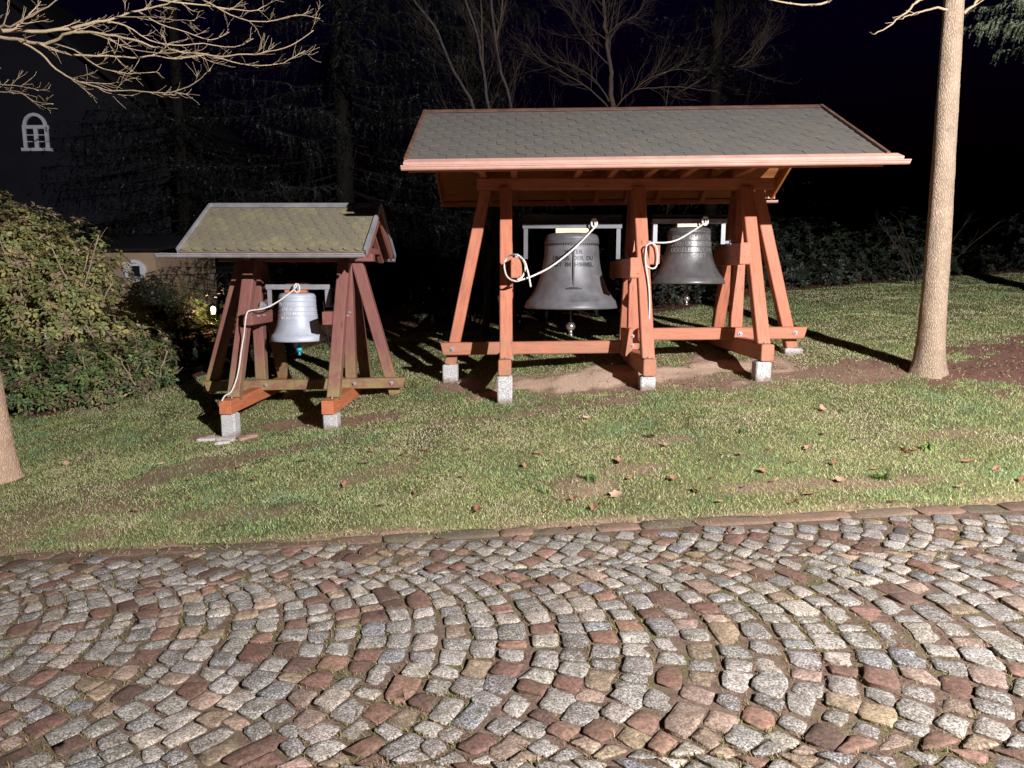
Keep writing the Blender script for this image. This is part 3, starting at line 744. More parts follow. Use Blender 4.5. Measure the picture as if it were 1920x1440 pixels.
# mulch and leaf litter flakes
NL = 15000
lx = rng.uniform(-8.5, 10, NL * 5); ly = rng.uniform(5.8, 14.6, NL * 5)
b2, s2, m2, l2 = soil_masks(lx, ly)
lk = (rng.random(NL * 5) < np.maximum.reduce([0.9 * m2, 0.8 * l2 * (ly < 14.6), 0.10 * s2, 0.16 * b2])) & (np.abs(lx) < 0.8 * ly + 1.0)
lx, ly = lx[lk][:NL], ly[lk][:NL]; n = len(lx)
t = rng.random(n)
tint = np.where((t < 0.55)[:, None], np.array([0.20, 0.095, 0.06]), np.where((t < 0.85)[:, None], np.array([0.30, 0.17, 0.10]), np.array([0.48, 0.36, 0.24]))) * rng.uniform(0.6, 1.3, (n, 1))
blades(n, lx, ly, lawn_z(lx, ly) + 0.006, rng.uniform(0.02, 0.06, n), rng.uniform(0.008, 0.024, n), rng.uniform(1.1, 1.6, n), tint, 'leaf_litter', 'brown bark mulch and dry leaf litter on bare soil')

# ================================================================== BELL SHELTERS
def slope_matrix(xm, yc, zr, half, drop, front, tilt):
    L = math.hypot(half, drop)
    if front:
        Xv = Vector((1, 0, tilt)).normalized(); U = Vector((0, half / L, drop / L))
    else:
        Xv = Vector((-1, 0, -tilt)).normalized(); U = Vector((0, -half / L, drop / L))
    Nn = Xv.cross(U).normalized(); U = Nn.cross(Xv)
    M = Matrix((Xv, U, Nn)).transposed().to_4x4(); M.translation = (xm, yc, zr)
    return M, L

def shingle_geo(w, e, r, L=None):
    g = 0.0022; L = L or e * 1.9
    a = w / 2 - g
    pts = [(-a, L), (-a, 0.034), (-w * 0.30, 0.007), (-w * 0.10, -0.004), (w * 0.10, -0.004), (w * 0.30, 0.007), (a, 0.034), (a, L)]
    n = len(pts)
    vs = [(x, y, 0.0130 - 0.0095 * max(0, y) / L) for x, y in pts] + [(x, y, 0.0095 - 0.0095 * max(0, y) / L) for x, y in pts]
    fs = [tuple(range(n))] + [tuple(n + i for i in range(n - 1, -1, -1))] + [(i, n + i, n + (i + 1) % n, (i + 1) % n) for i in range(n)]
    return vs, fs

def build_roof(root, x0, x1, yc, half, zr, ze, tilt, sw_, se_, mat_sh, mat_board, mat_edge, mat_ridge, rnd, ties):
    xm = (x0 + x1) / 2; wid = x1 - x0
    Mf, L = slope_matrix(xm, yc, zr, half, zr - ze, True, tilt)
    Mb, _ = slope_matrix(xm, yc, zr, half, zr - ze, False, tilt)
    mb = MB()
    for S in (Mf, Mb):
        c = [S @ Vector(p) for p in ((-wid / 2, -L, 0.0), (wid / 2, -L, 0.0), (wid / 2, -0.002, 0.0), (-wid / 2, -0.002, 0.0), (-wid / 2, -L, -0.008), (wid / 2, -L, -0.008), (wid / 2, -0.006, -0.008), (-wid / 2, -0.006, -0.008))]
        mb.add(c, [(0, 1, 2, 3), (7, 6, 5, 4), (0, 4, 5, 1), (1, 5, 6, 2), (2, 6, 7, 3), (3, 7, 4, 0)])
    roof = put('roof', mb.mesh('roof_deck'), mat_sh, root)
    # shingles of the slope that faces the road, each its own piece
    vs, fs = shingle_geo(sw_, se_, rnd)
    m1 = MB(); m1.add(vs, fs); me_full = m1.mesh('shingle'); me_full.materials.append(mat_sh)
    vs2, fs2 = shingle_geo(sw_ / 2, se_, rnd)
    m2 = MB(); m2.add(vs2, fs2); me_half = m2.mesh('half_shingle'); me_half.materials.append(mat_sh)
    rows = int(L / se_); rear = MB()
    ncol = int(round(wid / sw_)); swx = wid / ncol
    for r in range(rows):
        y = -L + r * se_ + 0.002
        Lr = min(1.9 * se_, -y - 0.012)
        if Lr < 1.9 * se_ - 1e-6:      # courses under the ridge cap are cut short
            vs, fs = shingle_geo(sw_, se_, rnd, Lr); m1 = MB(); m1.add(vs, fs); me_full = m1.mesh('shingle'); me_full.materials.append(mat_sh)
            vs2, fs2 = shingle_geo(sw_ / 2, se_, rnd, Lr); m2 = MB(); m2.add(vs2, fs2); me_half = m2.mesh('half_shingle'); me_half.materials.append(mat_sh)
        off = (r % 2) * 0.5
        cols = [(-wid / 2 + swx * (i + 0.5), False) for i in range(ncol)] if r % 2 == 0 else \
               [(-wid / 2 + swx * 0.25, True)] + [(-wid / 2 + swx * (i + 1.0), False) for i in range(ncol - 1)] + [(wid / 2 - swx * 0.25, True)]
        for x, hf in cols:
            T = Matrix.Translation((x, y + rnd.gauss(0, 0.0025), rnd.uniform(0, 0.002))) @ Matrix.Rotation(rnd.gauss(0, 0.008), 4, 'Z') @ Matrix.Rotation(rnd.gauss(0, 0.004), 4, 'X')
            put('shingle', me_half if hf else me_full, None, roof, Mf @ T)
            vv = vs2 if hf else vs; ff = fs2 if hf else fs
            rear.add([Mb @ (T @ Vector(p)) for p in vv], ff)
    o = put('rear_shingles', rear.mesh('rear_shingles'), mat_sh, roof); o['kind'] = 'stuff'
    # boards under the shingles
    nb = int(L / 0.14); bw = L / nb
    me_b = beam_mesh(wid - 0.02, bw - 0.004, 0.02, 0.002); me_b.materials.append(mat_board)
    for S in (Mf, Mb):
        for i in range(nb):
            put('roof_board', me_b, None, roof, S @ Matrix.Translation((-wid / 2 + 0.01, -L + bw * (i + 0.5), -0.020)))
    # rafters
    for S, sg in ((Mf, 1), (Mb, -1)):
        for tx in ties:
            xl = (tx - xm) * sg
            a = S @ Vector((xl, -L + 0.04, -0.075)); b = S @ Vector((xl, -0.03, -0.075))
            beam('rafter', a, b, 0.06, 0.09, mat_board, root, up=S.to_3x3() @ Vector((0, 0, 1)), ch=0.004)
    # ridge cap
    rc = MB()
    for S in (Mf, Mb):
        c = [S @ Vector(p) for p in ((-wid / 2 - 0.012, -0.075, 0.021), (wid / 2 + 0.012, -0.075, 0.021), (wid / 2 + 0.012, 0.012, 0.024), (-wid / 2 - 0.012, 0.012, 0.024),
                                     (-wid / 2 - 0.012, -0.075, 0.017), (wid / 2 + 0.012, -0.075, 0.017), (wid / 2 + 0.012, 0.010, 0.020), (-wid / 2 - 0.012, 0.010, 0.020))]
        rc.add(c, [(0, 1, 2, 3), (7, 6, 5, 4), (0, 4, 5, 1), (1, 5, 6, 2), (2, 6, 7, 3), (3, 7, 4, 0)])
    put('ridge_cap', rc.mesh('ridge_cap'), mat_ridge, roof)
    # verge flashings and barge boards at both gable ends
    for S in (Mf, Mb):
        for sx in (-1, 1):
            X0 = sx * wid / 2
            mbv = MB()
            xs0, xs1 = sorted((X0 - sx * 0.012, X0 + sx * 0.016))
            box_into(mbv, xs0, xs1, -L - 0.004, -0.014, 0.012, 0.034)
            box_into(mbv, *sorted((X0 + sx * 0.0045, X0 + sx * 0.016)), -L - 0.004, -0.032, -0.035, 0.0118)
            put('verge_flashing', MB_transform(mbv, S), mat_edge, roof)
            a = S @ Vector((X0 - sx * 0.014, -L + 0.11, -0.085)); b = S @ Vector((X0 - sx * 0.014, -0.055, -0.085))
            beam('barge_board', a, b, 0.028, 0.105, mat_board, root, up=S.to_3x3() @ Vector((0, 0, 1)), ch=0.003)
    return roof, Mf, Mb, L

def MB_transform(mb, S):
    n = MB(); n.v = [tuple(S @ Vector(p)) for p in mb.v]; n.f = mb.f; n.m = mb.m
    return n.mesh('piece')

def gutter(parent, x0, x1, y, z, tilt, xm, sy, r, mat, name='gutter'):
    """half-round gutter with rolled front bead, open at the top"""
    prof = []
    for k in range(9):
        t = math.pi * k / 8
        prof.append((sy * (-r * math.cos(t)), -r * math.sin(t)))       # back (towards roof) to front
    fx, fz = sy * (r + 0.000), 0.004
    prof += [(sy * (r + 0.007), 0.008), (sy * (r + 0.011), 0.001), (sy * (r + 0.006), -0.006), (sy * (r + 0.001), -0.004)]
    inner = [(a * 0.94, b * 0.94 + 0.001) for a, b in prof[:9]][::-1]
    ring = prof + inner
    n = len(ring); vs = []
    for X in (x0, x1):
        for a, b in ring: vs.append((X, y + a, z + tilt * (X - xm) + b))
    fs = [(i, (i + 1) % n, n + (i + 1) % n, n + i) for i in range(n)]
    for e in (0, n):   # stop ends
        fs.append(tuple(e + i for i in range(9)) if e else tuple(e + i for i in range(8, -1, -1)))
    mb = MB(); mb.add(vs, fs)
    return put(name, mb.mesh(name), mat, parent)

def bolt(parent, p, axis='y', r=0.022, mat=None):
    mb = MB()
    lathe_into(mb, [(0.0005, 0.010), (r, 0.010), (r * 1.0, 0.0)], p, 14, 0, axis=axis)
    lathe_into(mb, [(0.0005, 0.030), (r * 0.42, 0.029), (r * 0.5, 0.010)], p, 6, 0, axis=axis)
    return put('bolt', mb.mesh('bolt'), mat or M_BOLT, parent)

def granite_block(x, y, w, d, z0, z1, label, group):
    mb = MB(); c = 0.012
    z0 = z0 - 0.12
    prof = [(w / 2, d / 2)]
    ring = []
    vs = []
    for zz, k in ((z0, 0), (z1 - c, 0), (z1, c)):
        for sx, sy, a, b in ((-1, -1, c, 0), (1, -1, -c, 0), (1, -1, 0, c), (1, 1, 0, -c), (1, 1, -c, 0), (-1, 1, c, 0), (-1, 1, 0, -c), (-1, -1, 0, c)):
            vs.append((sx * (w / 2 - k) + a * (1), sy * (d / 2 - k) + b, zz - z0 if True else zz))
    fs = []
    for k in range(2):
        for i in range(8):
            j = (i + 1) % 8
            fs.append((k * 8 + i, k * 8 + j, k * 8 + 8 + j, k * 8 + 8 + i))
    fs.append(tuple(16 + i for i in range(8))); fs.append(tuple(7 - i for i in range(8)))
    mb.add(vs, fs)
    o = put('footing_block', mb.mesh('footing_block'), M_GRAN, None, Matrix.Translation((x, y, z0)) @ Matrix.Rotation(random.gauss(0, 0.015), 4, 'Z'))
    return tag(o, label, 'footing block', group)

# ---------------------------------------------------------------- large shelter
FX = (-0.136, 1.295, 2.445)
BZ = ((0.551, 0.71), (0.547, 0.717), (0.697, 0.865))
YC = 8.0
big = thing('bell_shelter', (1.15, YC, G(1.15, YC)), 'large reddish timber shelter with long grey shingle roof holding two dark bells', 'shelter', 'timber bell shelters')
TIL = 0.011
TIES = (-0.38, -0.05, 0.62, 0.98, 1.37, 1.76, 2.33)
rndm = random.Random(3)
roofB, MfB, MbB, LB = build_roof(big, -1.0, 3.215, YC, 1.5, 3.29, 2.545, TIL, 0.176, 0.139, M_SHING, W_BOARD, M_COPDARK, M_COPDARK, rndm, TIES)
xm = 1.1075
def zt(x): return TIL * (x - xm)
# copper eaves flashing and gutters
for S, nm in ((MfB, 'front'), (MbB, 'rear')):
    mb = MB()
    xa, xb = (-2.115, 2.20) if nm == 'front' else (-2.20, 2.115)
    c = [S @ Vector(p) for p in ((xa, -LB + 0.012, 0.0165), (xb, -LB + 0.012, 0.0165), (xb + 0.03, -LB - 0.055, 0.0105), (xa - 0.01, -LB - 0.055, 0.0105),
                                 (xb + 0.03, -LB - 0.058, -0.012), (xa - 0.01, -LB - 0.058, -0.012))]
    mb.add(c, [(3, 2, 1, 0), (5, 4, 2, 3)])
    put('eaves_flashing', mb.mesh('eaves_flashing'), M_COPPER, roofB)
gutter(big, -1.02, 3.37, 6.415, 2.486, TIL, xm, -1, 0.033, M_COPPER)
gutter(big, -1.02, 3.37, 9.585, 2.486, TIL, xm, 1, 0.033, M_COPPER)
# fascia boards behind the gutters
beam('fascia_board', (-0.97, 6.485, 2.478 + zt(-0.97)), (3.18, 6.485, 2.478 + zt(3.18)), 0.022, 0.055, W_NEW, big, ch=0.002)
beam('fascia_board', (-0.97, 9.515, 2.478 + zt(-0.97)), (3.18, 9.515, 2.478 + zt(3.18)), 0.022, 0.055, W_NEW, big, ch=0.002)
# ridge purlin under the shingles, main purlin on the posts, tie beams
beam('ridge_beam', (-0.95, YC, 3.10 + zt(-0.95)), (3.15, YC, 3.10 + zt(3.15)), 0.10, 0.14, W_NEW, big)
beam('purlin', (-0.45, YC, 2.515), (2.745, YC, 2.515), 0.14, 0.115, W_NEW, big)
for tx in TIES:
    beam('tie_beam', (tx, 6.95, 2.632), (tx, 9.05, 2.632), 0.065, 0.11, W_NEW, big, ch=0.005)
for x in FX:
    beam('king_strut', (x + 0.02, YC, 2.69), (x + 0.02, YC, 3.03), 0.10, 0.10, W_NEW, big)
for k, x in enumerate(FX):
    z0, z1 = BZ[k]
    zm = (z0 + z1) / 2
    beam('base_beam', (x, 7.0, zm), (x, 9.0, zm), 0.126, z1 - z0, W_END if False else W_NEW, big, ch=0.012)
    beam('post', (x, 8.09, z1 + 0.002), (x, 8.09, 2.455), 0.13, 0.115, W_NEW, big)
    # leaning struts, front and rear
    beam('strut', (x + 0.012, 7.19, z1 - 0.03), (x, 7.93, 2.452), 0.128, 0.115, W_NEW, big, up=(0, -1, 0), ch=0.008)
    beam('strut', (x + 0.012, 8.87, z1 - 0.03), (x, 8.20, 2.452), 0.128, 0.115, W_NEW, big, up=(0, -1, 0), ch=0.008)
    bolt(big, (x + 0.01, 7.12, z1 - 0.012), 'z', 0.012)
# cross beams and end struts
beam('cross_beam', (-0.862, 7.955, 0.727), (1.26, 7.955, 0.757), 0.10, 0.138, W_NEW, big, cut0=0.03, ch=0.01)
beam('cross_beam', (1.33, 7.955, 0.893), (3.182, 7.955, 0.911), 0.10, 0.133, W_NEW, big, cut1=0.035, ch=0.01)
beam('strut', (-0.772, 8.072, 0.545), (-0.362, 8.072, 2.452), 0.125, 0.125, W_NEW, big, up=(0, -1, 0))
beam('strut', (3.075, 8.072, 0.735), (2.605, 8.072, 2.452), 0.125, 0.125, W_NEW, big, up=(0, -1, 0))
for p in ((-0.735, 7.905, 0.727), (3.05, 7.905, 0.912), (2.445, 7.905, 0.902), (1.36, 7.905, 0.86)):
    bolt(big, p, 'y', 0.026)
# splice block where the two cross beams meet
beam('splice_block', (1.20, 7.93, 0.66), (1.20, 7.93, 0.96), 0.11, 0.16, W_NEW, big, ch=0.006)
for dz in (0.78, 0.88): bolt(big, (1.255, 7.85, dz), 'y', 0.018)
# bearing beams that carry the bells
BEAR = ((-0.020, 7.20, 1.61), (1.165, 7.20, 1.61), (1.412, 7.55, 1.76), (2.338, 7.50, 1.76))
for (x, y0, z), hh in zip(BEAR, (0.2, 0.2, 0.22, 0.22)):
    beam('bearing_beam', (x, y0, z), (x, 16 - y0, z), 0.112, hh, W_NEW, big, ch=0.01)

GB = 'granite footing blocks under the shelters'
fb = []
for k, (x, nm) in enumerate(zip((-0.135, 1.285, 2.42), ('left', 'middle', 'right'))):
    z1 = BZ[k][0] - 0.004
    granite_block(x, 7.085, 0.15, 0.15, G(x, 7.08), z1, {'left': 'speckled granite block under front foot of the large shelter beside the hanging rope end', 'middle': 'speckled granite block under the middle front foot of the large shelter', 'right': 'speckled granite block under the large shelter front foot nearest the tall trunk'}[nm], GB)
    granite_block(x, 8.92, 0.15, 0.15, G(x, 8.9), z1, {'left': 'shadowed granite block at the rear foot of the large shelter, below the biggest bell', 'middle': 'shadowed granite block at the middle rear foot of the large shelter', 'right': 'shadowed granite block at the large shelter rear foot, behind its right base beam'}[nm], GB)
granite_block(-0.772, 8.07, 0.17, 0.15, G(-0.77, 8.0), 0.541, 'tall bright granite block under the large shelter end strut facing the small shelter', GB)
granite_block(3.085, 8.07, 0.20, 0.17, G(3.08, 8.0), 0.731, 'low granite block under the outermost strut of the large shelter near the tall trunk', GB)

# ---------------------------------------------------------------- small shelter
SY = 7.8
SX = (-2.86, -1.86)
small = thing('bell_shelter', (-2.36, SY, G(-2.36, SY)), 'small brown timber shelter with mossy shingle roof and one grey bell', 'shelter', 'timber bell shelters')
STIES = (-3.08, -2.66, -2.36, -1.98, -1.62)
roofS, MfS, MbS, LS = build_roof(small, -3.28, -1.475, SY, 0.82, 2.275, 1.765, 0.0, 0.113, 0.105, M_SHINGM, W_OLDTOP, M_ZINC, M_ZINC, rndm, STIES)
gutter(small, -3.47, -1.475, 6.945, 1.735, 0, 0, -1, 0.036, M_ZINC)
gutter(small, -3.30, -1.475, 8.655, 1.735, 0, 0, 1, 0.036, M_ZINC)
beam('ridge_beam', (-3.22, SY, 2.13), (-1.53, SY, 2.13), 0.08, 0.11, W_OLDTOP, small)
beam('purlin', (-3.22, SY, 1.728), (-1.56, SY, 1.728), 0.12, 0.086, W_OLDTOP, small)
for tx in STIES:
    beam('tie_beam', (tx, 7.16, 1.803), (tx, 8.44, 1.803), 0.06, 0.06, W_OLDTOP, small, ch=0.004)
beam('plate', (-3.2, 8.40, 1.88), (-1.52, 8.40, 1.88), 0.07, 0.08, W_OLDTOP, small)
for x in SX:
    beam('base_beam', (x, 6.84, 0.258), (x, 8.72, 0.258), 0.118, 0.135, W_REP, small, ch=0.004)
    beam('post', (x, 7.87, 0.33), (x, 7.87, 1.683), 0.115, 0.11, W_OLD, small)
    beam('strut', (x + 0.008, 7.06, 0.315), (x, 7.735, 1.683), 0.122, 0.11, W_OLD, small, up=(0, -1, 0))
    beam('strut', (x + 0.008, 8.60, 0.315), (x, 7.99, 1.683), 0.122, 0.11, W_OLD, small, up=(0, -1, 0))
    bolt(small, (x + 0.01, 6.985, 0.325), 'z', 0.010)
beam('cross_beam', (-3.447, 7.755, 0.335), (-1.232, 7.755, 0.378), 0.085, 0.112, W_MOSSY, small, cut0=0.035, cut1=0.04, ch=0.006)
beam('strut', (-3.452, 7.862, 0.255), (-3.00, 7.862, 1.683), 0.12, 0.105, W_MOSSY, small, up=(0, -1, 0))
beam('strut', (-1.372, 7.862, 0.235), (-1.752, 7.862, 1.683), 0.12, 0.105, W_MOSSY, small, up=(0, -1, 0))
for p in ((-2.76, 7.712, 0.352), (-1.79, 7.712, 0.37), (-1.385, 7.712, 0.378)): bolt(small, p, 'y', 0.022)
for x, hy in ((-2.752, 7.26), (-1.965, 7.33)):
    beam('bearing_beam', (x, hy, 1.10), (x, 8.34, 1.10), 0.095, 0.135, W_OLDTOP, small, ch=0.006)
for p in ((-2.705, 7.42, 1.12), (-2.705, 7.58, 1.12)): bolt(small, p, 'x', 0.013)
for p in ((-1.80, 7.50, 1.12), (-1.80, 7.60, 1.15)): bolt(small, p, 'x', 0.012)
granite_block(-2.852, 6.93, 0.142, 0.15, G(-2.85, 6.93), 0.186, 'granite block on broken slabs under the small shelter, at the foot with the rope', GB)
granite_block(-1.845, 6.93, 0.142, 0.15, G(-1.85, 6.93), 0.186, 'granite block under the small shelter front foot that faces the large shelter', GB)
granite_block(-2.86, 8.60, 0.15, 0.15, G(-2.86, 8.6), 0.186, 'shadowed granite block at the small shelter rear foot, seen below its bell', GB)
granite_block(-1.86, 8.60, 0.15, 0.15, G(-1.86, 8.6), 0.186, 'half lit granite block at the small shelter rear foot nearest the large shelter', GB)
# broken slabs and stones at the left foot
SL = [(-3.0, 6.80, 0.12, 0.05, 0.3), (-2.85, 6.79, 0.10, 0.045, -0.2), (-2.70, 6.86, 0.07, 0.05, 0.8), (-2.64, 6.92, 0.06, 0.05, 0.1), (-2.83, 6.66, 0.07, 0.035, 0.5), (-3.06, 6.88, 0.05, 0.04, 1.0)]
SLAB = ['long pale broken slab left of the rope-side granite block', 'flat grey slab in front of the rope-side granite block', 'brown broken stone at the right corner of the rope-side block',
        'farther brown stone right of the rope-side granite block', 'small loose pale stone lying nearest the road before the small shelter', 'small stone at the back left of the rope-side granite block']
for (x, y, a, b, rz), lb in zip(SL, SLAB):
    q = [np.array(p) for p in ((-a, -b), (a, -b * 0.8), (a * 0.9, b), (-a * 0.85, b * 0.9))]
    vsx, fsx, c = sett_shape(q, 0.2, 0, rs)
    mb = MB(); mb.add(vsx, fsx, 0, (0.5, 0.46, 0.43) if 'pale' in lb or 'grey' in lb else (0.36, 0.23, 0.18))
    o = put('broken_slab', mb.mesh('broken_slab'), M_KERB, None, Matrix.Translation((x, y, G(x, y) + 0.022)) @ Matrix.Rotation(rz, 4, 'Z'))
    tag(o, lb, 'stone', 'broken stones at the foot of the small shelter')

# ================================================================== BELLS
PROF = [(0.02, 1.0), (0.42, 1.0), (0.50, 0.988), (0.548, 0.965), (0.565, 0.93), (0.566, 0.915), (0.573, 0.912), (0.573, 0.900), (0.567, 0.897), (0.572, 0.80), (0.582, 0.70), (0.60, 0.60), (0.63, 0.50),
        (0.672, 0.40), (0.725, 0.31), (0.79, 0.225), (0.855, 0.16), (0.905, 0.115), (0.935, 0.098), (0.945, 0.09), (0.975, 0.035), (1.0, 0.0), (0.975, -0.012), (0.94, 0.0), (0.85, 0.10), (0.74, 0.22), (0.64, 0.38), (0.57, 0.55), (0.53, 0.75), (0.50, 0.92), (0.02, 0.95)]
PROF3 = [(0.02, 1.0), (0.5, 1.0), (0.60, 0.985), (0.645, 0.955), (0.66, 0.92), (0.662, 0.85), (0.667, 0.75), (0.675, 0.65), (0.685, 0.58), (0.705, 0.48), (0.74, 0.37), (0.79, 0.27), (0.85, 0.19), (0.905, 0.14), (0.935, 0.122),
         (0.945, 0.12), (0.975, 0.05), (1.0, 0.0), (0.975, -0.012), (0.93, 0.0), (0.85, 0.10), (0.76, 0.22), (0.69, 0.38), (0.65, 0.55), (0.63, 0.75), (0.6, 0.92), (0.02, 0.95)]

def rad_at(prof, t):
    best = None
    for (r0, z0), (r1, z1) in zip(prof, prof[1:]):
        if z1 < 0: break
        if z1 <= t <= z0 and z0 > z1: return r0 + (r1 - r0) * (z0 - t) / (z0 - z1)
    return prof[4][0]

def wrap_text(body, size, zc, ang, prof, R, H, c, mat, parent, depth=0.004, squeeze=1.0, name='inscription'):
    cu = bpy.data.curves.new('inscription', 'FONT')
    cu.body = body; cu.size = size; cu.align_x = 'CENTER'; cu.align_y = 'CENTER'; cu.extrude = depth; cu.offset = size * 0.018; cu.resolution_u = 2
    to = bpy.data.objects.new('tmp_text', cu); C.objects.link(to)
    bpy.context.view_layer.update()
    dg = bpy.context.evaluated_depsgraph_get()
    me = bpy.data.meshes.new_from_object(to.evaluated_get(dg))
    bpy.data.objects.remove(to); bpy.data.curves.remove(cu)
    for v in me.vertices:
        z = zc + v.co.y; r = rad_at(PROF if prof is None else prof, (z - c[2]) / H) * R
        a = ang + v.co.x * squeeze / r
        rr = r + 0.0005 + (v.co.z + depth) * 0.5
        v.co = (c[0] + rr * math.sin(a), c[1] - rr * math.cos(a), z)
    me.materials.clear(); me.materials.append(mat)
    o = put(name, me, None, parent); o['kind'] = 'stuff'
    return o

def make_bell(cx, cy, z0, R, H, prof, mat, label, lines, lettermat, rings, yoke_x, yoke_z, arm_z, yoke_mat, arm_mat, block_mat, ball_z, ball_r, ball_mat, yoke_h=0.12, low_flange=True, cast=(0.0, 0.0)):
    b = thing('bell', (cx, cy, z0), label, 'bell', 'bells hung in the shelters')
    mb = MB(); lathe_into(mb, [(r * R, z * H) for r, z in prof], (cx, cy, z0), 72)
    mb.f = [tuple(reversed(f)) for f in mb.f]
    body = put('bell_body', mb.mesh('bell_body', True), mat, b)
    for t in rings:
        rr = rad_at(prof, t) * R
        m2 = MB(); lathe_into(m2, [(rr - 0.004, -0.007), (rr + 0.0045, -0.004), (rr + 0.0045, 0.004), (rr - 0.004, 0.007)], (cx, cy, z0 + t * H), 64)
        m2.f = [tuple(f) for f in m2.f]
        put('raised_band', m2.mesh('raised_band', True), mat, body)
    for (txt, size, t, ang, sq) in lines:
        wrap_text(txt, size, z0 + t * H, ang, prof, R, H, (cx, cy, z0), lettermat, body, 0.004, sq)
    # head block and yoke
    top = z0 + H
    bw = 0.6 * rad_at(prof, 0.9) * R
    beam('head_block', (cx - bw, cy, (top + yoke_z[0]) / 2 + 0.001), (cx + bw, cy, (top + yoke_z[0]) / 2 + 0.001), 0.2 * 2 * R * 0.8, max(0.02, yoke_z[0] - top - 0.004), block_mat, b, ch=0.003)
    x0, x1 = yoke_x
    ym = MB()
    box_into(ym, x0, x1, cy - 0.06, cy + 0.06, yoke_z[0], yoke_z[0] + 0.014)
    if low_flange:
        box_into(ym, x0, x1, cy - 0.006, cy + 0.006, yoke_z[0] + 0.0142, yoke_z[1] - 0.0142, 1)
        box_into(ym, x0, x1, cy - 0.06, cy + 0.06, yoke_z[1] - 0.014, yoke_z[1], 1)
        box_into(ym, x0, x1, cy - 0.064, cy - 0.0602, yoke_z[0] + 0.0145, yoke_z[0] + 0.045, 0)
    else:
        box_into(ym, x0, x1, cy - 0.06, cy - 0.052, yoke_z[0] + 0.0142, yoke_z[1])
    put('yoke', ym.mesh('yoke'), [arm_mat, yoke_mat], b)
    for sx, X in ((1, x0), (-1, x1)):
        am = MB()
        xa = X + sx * 0.012
        box_into(am, *sorted((xa, xa + sx * 0.045)), cy - 0.05, cy - 0.042, arm_z - 0.02, yoke_z[0] - 0.001)
        box_into(am, *sorted((xa, xa + sx * 0.010)), cy - 0.0418, cy + 0.045, arm_z - 0.02, yoke_z[0] - 0.001)
        lathe_into(am, [(0.02, -0.02), (0.02, 0.075)] if sx < 0 else [(0.02, -0.075), (0.02, 0.02)], (X + sx * 0.03, cy, arm_z), 14, 0, True, 'x')
        put('crank_arm', am.mesh('crank_arm'), arm_mat, b)
        pb = MB()
        box_into(pb, *sorted((X - sx * 0.045, X - sx * 0.085)), cy - 0.06, cy + 0.06, arm_z - 0.035, arm_z - 0.01)
        lathe_into(pb, [(0.036, -0.018), (0.036, 0.018)], (X - sx * 0.065, cy, arm_z + 0.005), 16, 0, True, 'x')
        put('bearing', pb.mesh('bearing'), M_BOLT, b)
    # clapper
    cm = MB()
    lathe_into(cm, [(0.012, 0), (0.010, z0 + H * 0.9 - ball_z - 0.02)], (cx + cast[0], cy + cast[1], ball_z), 10, 0, True)
    cl = put('clapper', cm.mesh('clapper', True), M_DARKST if ball_mat is M_CHROME else ball_mat, b)
    bm_ = MB()
    pr = [(0.001, -1.0)] + [(math.sin(math.pi * k / 12), -math.cos(math.pi * k / 12)) for k in range(1, 12)] + [(0.001, 1.0)]
    lathe_into(bm_, [(r * ball_r, z * ball_r) for r, z in pr], (cx + cast[0], cy + cast[1], ball_z), 20)
    lathe_into(bm_, [(ball_r * 0.42, -ball_r * 0.85), (ball_r * 0.42, -ball_r * 1.5), (ball_r * 0.52, -ball_r * 1.55), (ball_r * 0.52, -ball_r * 1.95), (0.001, -ball_r * 2.0)], (cx + cast[0], cy + cast[1], ball_z), 16)
    bm_.f = [tuple(reversed(f)) for f in bm_.f]
    put('clapper_ball', bm_.mesh('clapper_ball', True), ball_mat, cl)
    return b, body

b1, b1body = make_bell(0.584, YC, 1.19, 0.52, 0.80, PROF, M_BELL, 'largest dark bronze bell with text and cross stem, between left and middle posts',
    [('VATER', 0.062, 0.742, 0.0, 1.05), ('UNSER  DER  DU', 0.062, 0.660, 0.0, 1.0), ('BIST  IM  HIMMEL.', 0.062, 0.575, 0.0, 1.0)], M_LETTER, (0.885, 0.865),
    (0.045, 1.125), (2.045, 2.19), 1.735, M_DARKST, M_STEEL, W_PALE, 0.975, 0.052, M_CHROME)
# cross stem with foot under the text
cs = MB()
for (xa, xb, za, zb) in ((-0.008, 0.008, 1.415, 1.83), (-0.05, 0.05, 1.405, 1.415), (-0.085, 0.085, 1.393, 1.405)):
    m = 6
    for k in range(m):
        u0 = xa + (xb - xa) * k / m; u1 = xa + (xb - xa) * (k + 1) / m
        P = []
        for u, z in ((u0, za), (u1, za), (u1, zb), (u0, zb)):
            r = rad_at(PROF, (z - 1.19) / 0.80) * 0.52 + 0.004
            P.append((0.584 + r * math.sin(u / r), YC - r * math.cos(u / r), z))
        P2 = [(0.584 + (p[0] - 0.584) * 0.97, YC + (p[1] - YC) * 0.97, p[2]) for p in P]
        cs.add(P + P2, [(0, 1, 2, 3), (0, 4, 5, 1), (2, 6, 7, 3), (1, 5, 6, 2), (3, 7, 4, 0)])
put('relief_cross', cs.mesh('relief_cross'), M_LETTER, b1body)
